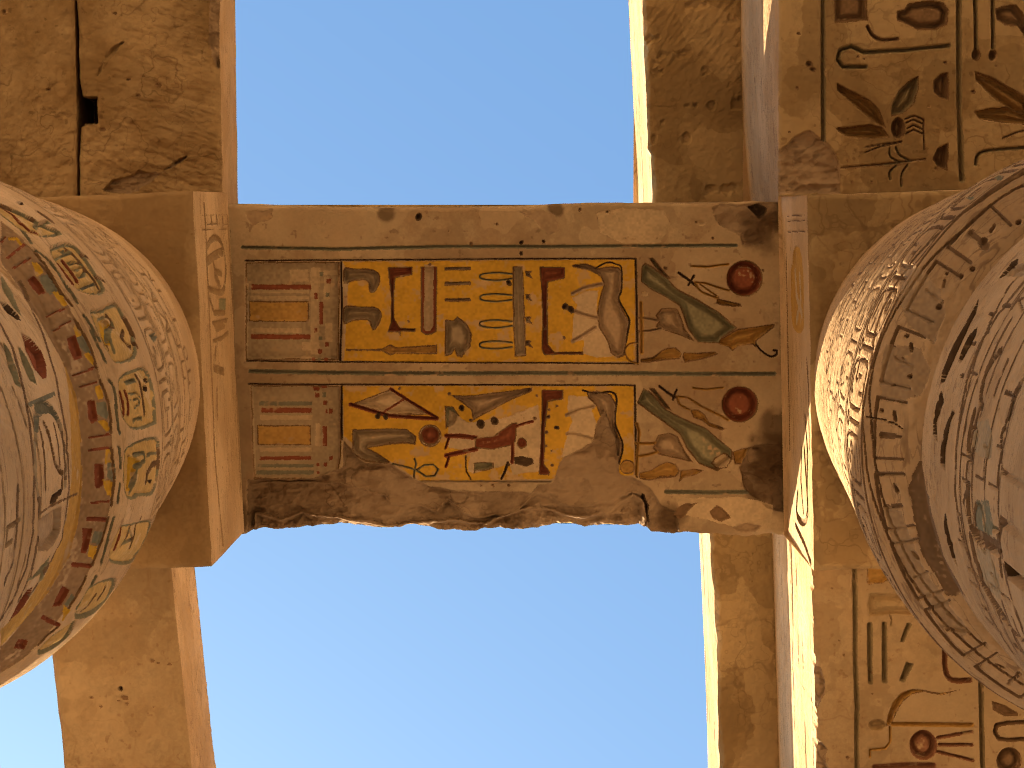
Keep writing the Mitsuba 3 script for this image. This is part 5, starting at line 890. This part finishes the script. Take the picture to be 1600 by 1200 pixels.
('cut','cartouche_sign','teal',0.01,0,0.6,0,0,[610,890,610,721,595,673,601,823])]
LABF = [
('line','cartouche__frame','carved_warm',0.012,0.03831,0.6,0,1,[451,11516,270,11494,210,11598,180,11837,218,12062,303,12154,402,12150,491,11996,453,11515]),
('line','abacus_rule','carved_warm',0.01,0.00486,0.6,0,0,[56,11430,56,12336]),
('line','abacus_rule','carved_warm',0.01,0.005106,0.6,0,0,[102,11415,110,12348]),
('line','abacus_rule','carved_warm',0.01,0.00485,0.6,0,0,[133,11404,139,12306]),
('line','abacus_rule','carved_warm',0.01,0.02756,0.6,0,0,[64,11537,101,11546]),
('line','abacus_rule','carved_warm',0.01,0.0285,0.6,0,0,[65,11733,102,11743]),
('line','abacus_rule','carved_warm',0.01,0.0295,0.6,0,0,[66,11935,104,11946]),
('line','abacus_rule','carved_warm',0.01,0.03055,0.6,0,0,[67,12145,106,12156]),
('line','abacus_sign','carved_warm',0.01,0.05178,0.6,0,0,[303,11538,278,11803,264,12076]),
('line','abacus_sign','carved_warm',0.012,0.03876,0.6,0,0,[324,11729,365,11773,389,12001]),
('line','abacus_sign','carved_warm',0.012,0.05541,0.6,0,0,[389,11765,459,11917]),
('line','abacus_sign','carved_warm',0.012,0.03361,0.6,0,0,[516,11549,593,11665,612,12044]),
('cut','abacus_sign','green',0.008,0,0.6,0,0,[522,11865,532,12103,597,12080,586,11860]),
('cut','abacus_sign','carved_warm',0.012,0,0.6,0,0,[635,11565,647,12156,701,12013,707,11712]),
('line','abacus_sign','carved_warm',0.012,0.02511,0.6,0,0,[747,11583,749,11874,732,12125]),
('line','abacus_sign','carved_warm',0.012,0.04797,0.6,0,0,[794,11656,894,11570,937,11895]),
('line','abacus_sign','carved_warm',0.01,0.05022,0.6,0,0,[1023,11628,1163,11604]),
('line','abacus_rule','carved_warm',0.008,0.03424,0.6,0,0,[0,11528,695,11488,1323,11447,1871,11564]),
('line','abacus_rule','carved_warm',0.008,0.03982,0.6,0,0,[74,12339,900,12384,1654,12342])]
RABF = [
('line','abacus_rule','carved',0.01,0.005663,0.6,0,0,[62,12089,54,11287]),
('line','abacus_rule','carved',0.01,0.005666,0.6,0,0,[91,12093,82,11290]),
('line','abacus_rule','carved',0.01,0.005672,0.6,0,0,[153,12102,140,11298]),
('cut','cartouche','ochre',0.008,0,0.2,0,1,[362,11967,250,11818,226,11684,250,11509,345,11422,622,11409,701,11569,687,11932,545,12020]),
('line','abacus_sign','cream',0.01,0.05238,0.6,0,0,[375,11835,500,11800,595,11555]),
('line','abacus_sign','cream',0.01,0.05115,0.6,0,0,[387,11628,526,11596,644,11819]),
('line','abacus_rule','carved',0.008,0.03418,0.6,0,0,[295,12206,740,12215,1411,12199]),
('line','abacus_rule','carved',0.008,0.02929,0.6,0,0,[823,11313,957,11257,1301,11253]),
('line','cartouche__frame','carved',0.014,0.04554,0.6,0,1,[1625,11848,1745,11917,1769,11710,1712,11450,1597,11387,1330,11500]),
('line','abacus_sign','carved',0.01,0.0313,0.6,0,0,[1342,11603,1530,11679,1699,11599]),
('line','abacus_sign','carved',0.01,0.03375,0.6,0,0,[1829,11982,1873,11571,1932,11284]),
('line','abacus_sign','carved',0.01,0.03004,0.6,0,0,[1146,11427,1313,11351,1526,11378])]
LTOPR = [
('cut','socket_hole','dark',0.3,0,0,0,0,[-2476,-627,-2378,-629,-2382,-595,-2376,-539,-2379,-473,-2478,-473]),
('spall','chipped_patch','stone',0.016,0,0.6,0.4,0,[-2346,-844,-2290,-909,-2219,-960,-2224,-944,-2252,-923,-2300,-863,-2347,-798,-2371,-752,-2385,-743]),
('cut','pit','umber',0.014,0,0,0.4,0,[-2332,-442,-2337,-434,-2350,-430,-2363,-431,-2372,-438,-2372,-446,-2363,-453,-2349,-454,-2337,-450]),
('cut','pit','umber',0.014,0,0,0.4,0,[-2267,-1111,-2270,-1106,-2279,-1103,-2289,-1104,-2296,-1108,-2296,-1114,-2289,-1119,-2279,-1120,-2270,-1117]),
('cut','pit','umber',0.014,0,0,0.4,0,[-2007,-701,-2012,-693,-2024,-689,-2038,-691,-2047,-697,-2047,-705,-2037,-712,-2024,-713,-2012,-709]),
('cut','pit','umber',0.014,0,0,0.4,0,[-2128,-641,-2132,-635,-2142,-631,-2153,-632,-2161,-638,-2160,-645,-2153,-650,-2142,-651,-2132,-648]),
('cut','pit','umber',0.014,0,0,0.4,0,[-2186,-734,-2189,-729,-2197,-726,-2206,-727,-2211,-731,-2211,-736,-2206,-740,-2197,-741,-2189,-739]),
('cut','pit','umber',0.014,0,0,0.4,0,[-2104,-752,-2107,-748,-2113,-746,-2121,-746,-2126,-750,-2126,-754,-2121,-758,-2113,-759,-2106,-756]),
('spall','chipped_patch','broken',0.02,0,0.6,0.6,0,[-2359,-84,-2302,-140,-2151,-196,-2020,-205,-1907,-270,-1851,-298,-1964,-214,-2058,-158,-2115,-112,-2153,-75]),
('spall','chipped_patch','broken',0.025,0,0.6,0.6,0,[-1718,-1203,-1667,-1203,-1665,-881,-1677,-771,-1704,-872,-1731,-946,-1720,-1075])]
LTOPL = [
('cut','pit','umber',0.02,0,0,0,0,[-2898,-1119,-2902,-1109,-2911,-1104,-2921,-1106,-2927,-1114,-2927,-1124,-2920,-1131,-2910,-1133,-2902,-1128]),
('cut','pit','umber',0.02,0,0,0,0,[-2655,-669,-2658,-662,-2664,-658,-2672,-659,-2677,-665,-2676,-673,-2671,-678,-2664,-680,-2657,-676])]
LBOT = [
('cut','drill_hole','dark',0.05,0,0,0,0,[-2286,2876,-2289,2883,-2296,2888,-2305,2888,-2312,2883,-2315,2876,-2312,2869,-2305,2864,-2296,2864,-2289,2869]),
('cut','pit','umber',0.01,0,0,0.5,0,[-2257,2927,-2262,2936,-2276,2941,-2291,2940,-2301,2932,-2301,2923,-2291,2915,-2275,2914,-2262,2918]),
('cut','pit','umber',0.01,0,0,0.5,0,[-2304,2942,-2306,2946,-2312,2948,-2318,2947,-2322,2944,-2322,2940,-2318,2937,-2311,2936,-2306,2938]),
('cut','pit','umber',0.01,0,0,0.5,0,[-2462,2927,-2465,2933,-2473,2935,-2482,2934,-2488,2930,-2488,2924,-2482,2920,-2473,2919,-2465,2922]),
('cut','pit','umber',0.01,0,0,0.5,0,[-2094,2705,-2098,2710,-2107,2714,-2117,2713,-2123,2708,-2123,2701,-2117,2696,-2106,2695,-2097,2699]),
('cut','pit','umber',0.01,0,0,0.5,0,[-2064,2719,-2067,2724,-2074,2726,-2082,2725,-2087,2721,-2087,2717,-2082,2713,-2074,2712,-2067,2715]),
('cut','pit','umber',0.01,0,0,0.5,0,[-2411,2981,-2413,2984,-2419,2986,-2426,2986,-2430,2983,-2430,2979,-2425,2976,-2419,2975,-2413,2977]),
('cut','pit','umber',0.01,0,0,0.5,0,[-2133,3025,-2135,3028,-2141,3030,-2147,3030,-2151,3027,-2151,3023,-2147,3020,-2141,3019,-2135,3021]),
('cut','pit','umber',0.01,0,0,0.5,0,[-2205,3127,-2206,3129,-2210,3130,-2214,3130,-2216,3128,-2216,3126,-2214,3124,-2210,3123,-2206,3125]),
('cut','pit','umber',0.01,0,0,0.5,0,[-2103,2986,-2104,2988,-2107,2989,-2111,2989,-2114,2987,-2114,2985,-2111,2983,-2107,2982,-2104,2984]),
('cut','pit','umber',0.01,0,0,0.5,0,[-2252,2961,-2255,2967,-2263,2969,-2272,2968,-2278,2964,-2278,2959,-2272,2954,-2263,2953,-2255,2956]),
('cut','pit','umber',0.01,0,0,0.5,0,[-1991,2724,-1994,2729,-2002,2732,-2011,2731,-2017,2727,-2017,2721,-2011,2717,-2002,2716,-1994,2719])]

# ------------------------------------------------------------------ ground
rr, tt = np.array([0, 3, 8, 20, 60, 200, 900.0]), np.linspace(0, 2 * math.pi, 49)
GV = np.stack([np.outer(rr, np.cos(tt)), np.outer(rr, np.sin(tt)), np.full((len(rr), 49), -EYE)], -1).reshape(-1, 3)
gi = np.arange(len(rr) * 49).reshape(len(rr), 49)
put('ground', GV, np.stack([gi[:-1, :-1], gi[1:, :-1], gi[1:, 1:], gi[:-1, 1:]], -1).reshape(-1, 4), 'sand', np.tile([0, 0, 1.0], (len(GV), 1)))
tag('ground', 'sandy ground of the hall far below the roof beams', kind='structure')

# ------------------------------------------------------------------ the two columns
S_UP = lambda b: sstep(0.9, 1.3, b)
def column(thing, x, y, knots, feats, mat, worn, abacus, ab_soffit, ab_side, ab_feats, seed, extra):
    L = Lathe(x, y, knots)
    a = stops(-math.pi * 1.1, math.pi * 1.1, -1.78, 1.78, 0.0062, 0.12)
    s0, s1 = L.s[0], L.s[-1]
    s = np.concatenate([stops(s0, -0.05, -1.45, -0.05, 0.0085, 0.5)[:-1], stops(-0.05, 0.8, -0.05, 0.8, 0.005, 1)[:-1], stops(0.8, s1, 0.8, s1, 0.0105, 1)])
    A, B = np.meshgrid(a, s)
    R = Relief(thing, A, B)
    R.carve(extra + feats, wall=0.007, deep=1.4)
    P = np.stack([A, B], -1)
    P3 = L.at(A, B)
    up = S_UP(B)
    n = fb(P3, 9, 4, seed)
    D = R.D + 0.006 * fb(P3, 3, 3, seed + 1) + 0.003 * fb(P3, 30, 3, seed + 2)
    ridge = np.clip(0.05 - np.abs(fb(P3, 6.5, 3, seed + 4)), 0, 0.05) / 0.05           # worn, half lost carving higher up
    D = D + up * worn * (0.002 * sstep(0.25, 0.9, ridge) + 0.002 * sstep(0.08, 0.2, n))
    low = 1 - sstep(-0.08, -0.02, B)
    ridge2 = np.clip(0.035 - np.abs(fb(P3, 4.0, 3, seed + 6)), 0, 0.035) / 0.035
    D = D + low * worn * 0.004 * sstep(0.3, 0.9, ridge2)
    V = L.at(A, B, D)
    R.emit(V, [(f'{thing}__shaft', mat, B < 0), (f'{thing}__capital', mat, B >= 0)], flip=False)
    U = stops(0, 1, *abacus['fu'], 0.014, 0.1); Wv = stops(0, 1, 0, 1, 0.0028, 0.1)
    block(thing, abacus['c'], 11.16, 12.392, U, Wv, [(f'{thing}__abacus', ab_soffit, None)], ab_side, rows=np.linspace(0, 1.232, 130),
          side_feats={abacus['face']: ab_feats}, amp=0.012, grain_amp=0.004, erode=0.018, seed=seed + 20,
          side_relief={abacus['face']: lambda a, h: 0.005 * fb(np.stack([a * 2, h * 14], -1), 2.2, 3, 5)}, batter=abacus.get('lean'))

column('temple_column', -2.587, 0.951, LEFT_BUD, LCOL, 'pale_warm', 0.7,
       dict(c=[(-3.64, 0.0), (-1.648, -0.07), (-1.572, 1.93), (-3.56, 2.0)], fu=(0.0, 1.0), face='xmax', lean={'xmax': lambda a, h: -0.02 * h}), 'block', 'pale_warm', LABF, 31,
       cartouche_row(-1.7, 1.7, 0.99, 1.42, 0.27, 3, 'carved_warm') + cartouche_row(-1.7, 1.7, 1.52, 2.05, 0.30, 4, 'carved_warm') + worn_signs(-1.7, 1.7, 2.12, 2.9, 0.2, 5, 'carved_warm', 0.9) + worn_signs(-1.7, 1.7, -1.4, -0.55, 0.28, 6, 'carved_warm', 0.25))
column('temple_column_001', 2.629, 0.922, RIGHT_BUD, RCOL, 'pale', 1.0,
       dict(c=[(1.594, -0.05), (3.6, -0.11), (3.66, 1.90), (1.652, 1.956)], fu=(0.0, 0.6), face='xmin', lean={'xmin': lambda a, h: 0.018 * h}), 'stone', 'pale_warm', RABF, 71,
       cartouche_row(-1.7, 1.7, 0.61, 1.01, 0.275, 13, 'carved', None, 0.012, 0.014) + cartouche_row(-1.7, 1.7, 1.09, 1.57, 0.275, 14, 'carved', None, 0.007, 0.012) + worn_signs(-1.7, 1.7, 1.63, 3.0, 0.2, 7, 'carved', 0.9, 0.004, 0.9) + box_row(-1.7, 1.7, 0.33, 0.515, 0.275, 15, 'carved') + worn_signs(-1.7, 1.7, -1.42, -0.5, 0.2, 8, 'carved', 0.75))
GC = 'columns carrying the roof beams'
tag('temple_column', 'left painted column with swelling bud capital, yellow neck ring, coloured frieze and cartouches', 'temple_column', GC)
tag('temple_column_001', 'right worn greyish column with bud capital, a bright sunlit strip along its edge', 'temple_column', GC)
for k, t in (('temple_column', 'smooth plain square block'), ('temple_column_001', 'stained square block')):
    labels[f'{k}__abacus'] = {'label': t + ' under the beam ends'}

# ------------------------------------------------------------------ the painted architrave between the columns
HI = np.array(EDGE_HI); LO = np.array(EDGE_LO)
def centre_edges(A, B, u, v):
    top, bot = np.interp(A, HI[:, 0], HI[:, 1]), np.interp(A, LO[:, 0], LO[:, 1])
    q = np.stack([A, np.full_like(A, 3.0)], -1)
    bot = bot + 0.022 * fb(q, 16, 4, 4); top = top + 0.008 * fb(q, 12, 3, 9)
    return A, top + v * (bot - top)
block('stone_beam', [(-1.655, 0.0), (1.705, 0.0), (1.705, 1.94), (-1.655, 1.94)], 12.4, 14.30, stops(0, 1, 0, 1, 0.00128, 1), stops(0, 1, 0, 1, 0.0022, 1), 'soffit', 'stone',
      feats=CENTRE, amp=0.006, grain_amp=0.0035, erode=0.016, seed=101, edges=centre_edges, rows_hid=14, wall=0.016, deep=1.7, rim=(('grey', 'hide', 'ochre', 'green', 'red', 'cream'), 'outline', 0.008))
tag('stone_beam', 'painted beam between the two capitals with yellow panels, birds and red discs', 'stone beam')

# ------------------------------------------------------------------ beams on the left column
def chisel(A, B):
    w = sstep(-2.35, -1.95, A)
    q = np.stack([A * 2.2 + B * 1.6, B * 9.0 - A * 3.0], -1)
    r = fb(q, 2.0, 4, 44)
    return (0.4 + 0.6 * w) * (0.05 * r + 0.03 * np.abs(fb(q, 4.5, 4, 46))) + 0.012 * fb(np.stack([A, B], -1), 14, 4, 47)
def joint_edge(A, B, u, v):
    k = (1 - u) ** 8
    x = np.interp(B, [-4, -1.2, -0.95, -0.75, -0.68, -0.63, -0.62, -0.46, -0.455, -0.2, 0], [-0.02, -0.012, 0.0, 0.003, 0.012, 0.022, 0.024, 0.024, 0.004, 0.0, -0.006])
    return A + k * (x + 0.004 * fb(np.stack([B, B], -1), 9, 3, 2)), B
Yl = stops(0, 1, 0.58, 0.86, 0.0011, 0.03)
block('stone_beam_001', [(-2.487, -4.3), (-1.672, -4.3), (-1.664, 0.93), (-2.492, 0.93)], 12.4, 13.15, stops(0, 1, 0, 1, 0.0062, 1), Yl, 'rough', 'pale_warm', feats=LTOPR,
      rows=np.linspace(0, 0.75, 60), amp=0.018, grain_amp=0.006, erode=0.028, seed=131, edges=joint_edge, soffit_relief=chisel, side_relief={'xmax': lambda a, h: 0.010 * fb(np.stack([a * 1.2, h * 8], -1), 2.5, 4, 15)})
tag('stone_beam_001', 'rough orange-brown beam over the left capital with a square socket cut in its jointed edge', 'stone beam')
block('stone_beam_002', [(-3.7, -4.3), (-2.513, -4.3), (-2.506, 0.93), (-3.7, 0.93)], 12.4, 13.15, stops(0, 1, 0.35, 1, 0.0075, 0.05), Yl, 'rough', 'stone', feats=LTOPL, amp=0.01, grain_amp=0.006, erode=0.012, seed=161)
tag('stone_beam_002', 'smoother brown beam at the upper left corner, across the dark joint from the rough one', 'stone beam')
block('stone_beam_003', [(-2.878, 0.98), (-2.095, 0.98), (-1.637, 6.2), (-2.368, 6.2)], 12.4, 13.28, stops(0, 1, 0, 1, 0.009, 1), stops(0, 1, 0.2, 0.5, 0.0016, 0.03), 'plain', 'pale_warm', feats=LBOT,
      rows=np.linspace(0, 0.88, 80), amp=0.009, grain_amp=0.008, erode=0.026, seed=191, side_relief={'xmax': lambda a, h: 0.018 * fb(np.stack([a, h], -1), 20, 3, 25)})
tag('stone_beam_003', 'smooth orange beam below the left capital with a small drilled hole', 'stone beam')

# ------------------------------------------------------------------ beams and roof slabs on the right column
def lined(seed, amp):
    """Grooves and worn edges running along the block."""
    def f(a, h):
        hh = h + 0.02 * fb(np.stack([a, h * 0.2], -1), 0.9, 2, seed)
        z = np.zeros_like(hh)
        g = np.abs(fb(np.stack([z, hh], -1), 13, 3, seed + 2)) + 0.10 * (fb(np.stack([a * 1.5, hh * 12], -1), 2, 3, seed + 3) + 0.2)
        return amp * (1.5 * sstep(0.05, 0.0, g) + 0.8 * fb(np.stack([z, hh], -1), 30, 2, seed + 1))
    return f
def notch(A, B, u, v):
    k = np.where(B > -0.03, 1.0, 0.0) * (1 - u) ** 2
    return A + 0.118 * k, B
block('stone_beam_004', [(1.555, -4.3), (3.9, -4.3), (3.9, 0.93), (1.612, 0.93)], 12.4, 14.29, stops(0, 1, 0, 0.66, 0.0021, 0.05), stops(0, 1, 0.58, 0.86, 0.00105, 0.03), 'stone', 'pale', feats=RTOP,
      rows=np.linspace(0, 1.89, 130), amp=0.010, grain_amp=0.005, erode=0.016, seed=221, edges=notch, wall=0.018, deep=2.0, rim=(('umber', 'ochre_dark', 'olive'), 'outline', 0.007), side_relief={'xmin': lined(61, 0.006)})  # dark rim paints in the shade along the carved edges
tag('stone_beam_004', 'carved brown beam at the upper right with bee and crook signs', 'stone beam')
def frayed(A, B, u, v):
    k = (1 - u) ** 12
    return A + k * 0.05 * np.maximum(0, fb(np.stack([B, B * 0.3], -1), 22, 4, 3)), B
block('stone_beam_005', [(1.772, 0.98), (3.9, 0.98), (3.9, 6.2), (1.985, 6.2)], 12.4, 14.30, stops(0, 1, 0, 0.62, 0.0024, 0.05), stops(0, 1, 0.2, 0.5, 0.00105, 0.03), 'plain', 'pale_warm', feats=RBOT,
      rows=np.linspace(0, 1.90, 150), amp=0.012, grain_amp=0.004, erode=0.02, seed=251, edges=frayed, wall=0.018, deep=1.9, rim=(('umber', 'ochre', 'red'), 'outline', 0.006), side_relief={'xmin': lined(65, 0.006)})  # rim colour again stands in for shade at the cut edges
tag('stone_beam_005', 'carved tan beam at the lower right with rayed red disc sign', 'stone beam')
def slab_edge1(A, B, u, v):
    x = np.interp(B, [-4.3, -1.37, -0.9, -0.86, -0.38, -0.33, -0.09, 0.9], [0.80, 0.918, 0.940, 0.946, 0.958, 0.985, 0.992, 1.0]) + 0.014 * fb(np.stack([B, B], -1), 7, 4, 12)
    return x + u * (3.9 - x), B
block('stone_slab', [(0.95, -4.3), (3.9, -4.3), (3.9, 0.93), (0.95, 0.93)], 14.305, 15.75, stops(0, 1, 0, 0.26, 0.003, 0.06), stops(0, 1, 0.52, 0.87, 0.0013, 0.03), 'stone', 'pale_warm',
      rows=np.linspace(0, 1.45, 90), amp=0.012, grain_amp=0.006, erode=0.02, seed=281, edges=slab_edge1, side_relief={'xmin': lined(69, 0.006)},
      soffit_relief=lambda A, B: 0.010 * fb(np.stack([A, B], -1), 4, 4, 77) + 0.018 * sstep(0.16, 0.26, fb(np.stack([A, B], -1), 9, 4, 78)) + 0.012 * sstep(-0.75, -1.0, B) * fb(np.stack([A * 9 + B * 7, B * 1.5 - A * 2], -1), 3.5, 2, 79))
tag('stone_slab', 'brown roof slab with a thin sunlit edge jutting out over the upper right beam', 'roof slab', 'roof slabs on the right beams')
def slab_edge2(A, B, u, v):
    x = np.interp(B, [0.98, 2.28, 2.99, 3.9, 6.2], [1.34, 1.400, 1.452, 1.480, 1.60]) + 0.03 * np.maximum(-0.02, fb(np.stack([B, B], -1), 6, 4, 19))
    return x + u * (3.9 - x), B
block('stone_slab_001', [(1.4, 0.98), (3.9, 0.98), (3.9, 6.2), (1.6, 6.2)], 14.315, 15.25, stops(0, 1, 0, 0.26, 0.003, 0.06), stops(0, 1, 0.2, 0.6, 0.0013, 0.03), 'stone', 'pale_warm',
      rows=np.linspace(0, 0.94, 70), amp=0.014, grain_amp=0.006, erode=0.022, seed=311, edges=slab_edge2, side_relief={'xmin': lined(73, 0.006)})
tag('stone_slab_001', 'tan roof slab with a wide cream sunlit edge jutting out over the lower right beam', 'roof slab', 'roof slabs on the right beams')
for t, d in (('stone_slab', 'sunlit edge of the slab'), ('stone_slab_001', 'sunlit edge of the slab'), ('stone_beam_005', 'half sunlit side of the beam')):
    labels[f'{t}__side'] = {'label': d}
write_all()
# ------------------------------------------------------------------ the rest of the hall round about, outside the picture: it shades the floor
def lathe_mesh(knots, n=40):
    z, r = np.array([k[0] for k in knots]), np.array([k[1] for k in knots])
    t = np.linspace(0, 2 * math.pi, n, endpoint=False)
    v = np.stack([np.outer(r, np.cos(t)), np.outer(r, np.sin(t)), np.repeat(z[:, None], n, 1)], -1).reshape(-1, 3)
    i, j = np.meshgrid(np.arange(len(z) - 1), np.arange(n), indexing='ij')
    k = (j + 1) % n
    return v, np.stack([i * n + j, i * n + k, (i + 1) * n + k, (i + 1) * n + j], -1).reshape(-1, 4)
BOXF = np.array([[0, 2, 3, 1], [4, 5, 7, 6], [0, 1, 5, 4], [2, 6, 7, 3], [0, 4, 6, 2], [1, 3, 7, 5]])
def box_mesh(x0, x1, y0, y1, z0, z1):
    return np.array([[x, y, z] for z in (z0, z1) for y in (y0, y1) for x in (x0, x1)]), BOXF
def joined(*ms):
    v = np.vstack([m[0] for m in ms]); at = np.cumsum([0] + [len(m[0]) for m in ms])
    return v, np.vstack([m[1] + a for m, a in zip(ms, at)])
HALL_COLUMN = mikit.ply(joined(lathe_mesh(LEFT_BUD), box_mesh(-1, 1, -1, 1, 11.165, 12.39)), 'mat_pale_warm', smooth=40)
ROWS, STEP, n = (-7.8, -2.6, 2.6, 7.8), 5.24, 1
for x in ROWS:
    for k in range(-2, 3):
        if k == 0 and abs(x) < 3: continue
        n += 1
        scene[f'temple_column_{n:03d}'] = {**HALL_COLUMN, 'to_world': T().translate([x, 0.94 + k * STEP, EYE])}
        tag(f'temple_column_{n:03d}', 'plain bud column of the surrounding hall, outside the picture', 'column', 'columns of the hall round about')
for m, x in enumerate((-7.8, 7.8)):
    key = f'stone_beam_{6 + m:03d}'
    scene[key] = mikit.ply(box_mesh(x - 0.9, x + 0.9, -10.5, 12.4, 12.4 + EYE, 14.3 + EYE), 'mat_stone')
    tag(key, 'long stone beam over a neighbouring row of columns, outside the picture', 'stone beam', 'beams of the hall round about')
for m, k in enumerate((-2, -1, 1, 2)):
    key = f'stone_beam_{8 + m:03d}'
    scene[key] = mikit.ply(box_mesh(-1.66, 1.66, 0.94 + k * STEP - 0.97, 0.94 + k * STEP + 0.97, 12.4 + EYE, 14.35 + EYE), 'mat_stone')
    tag(key, 'beam spanning the aisle between the next columns, outside the picture', 'stone beam', 'beams across the aisle round about')
for k in list(scene):
    if '__pit' in k: labels[k] = {'label': 'small chipped pits', 'kind': 'stuff'}  # pits are coloured dark in place of the shade inside them
    if '__worn_sign' in k: labels[k] = {'label': 'half worn carved signs', 'kind': 'stuff'}
    if '__worn_plaster' in k or '__chipped_patch' in k or '__broken_edge' in k: labels[k] = {'label': 'broken or flaked stone', 'kind': 'stuff'}
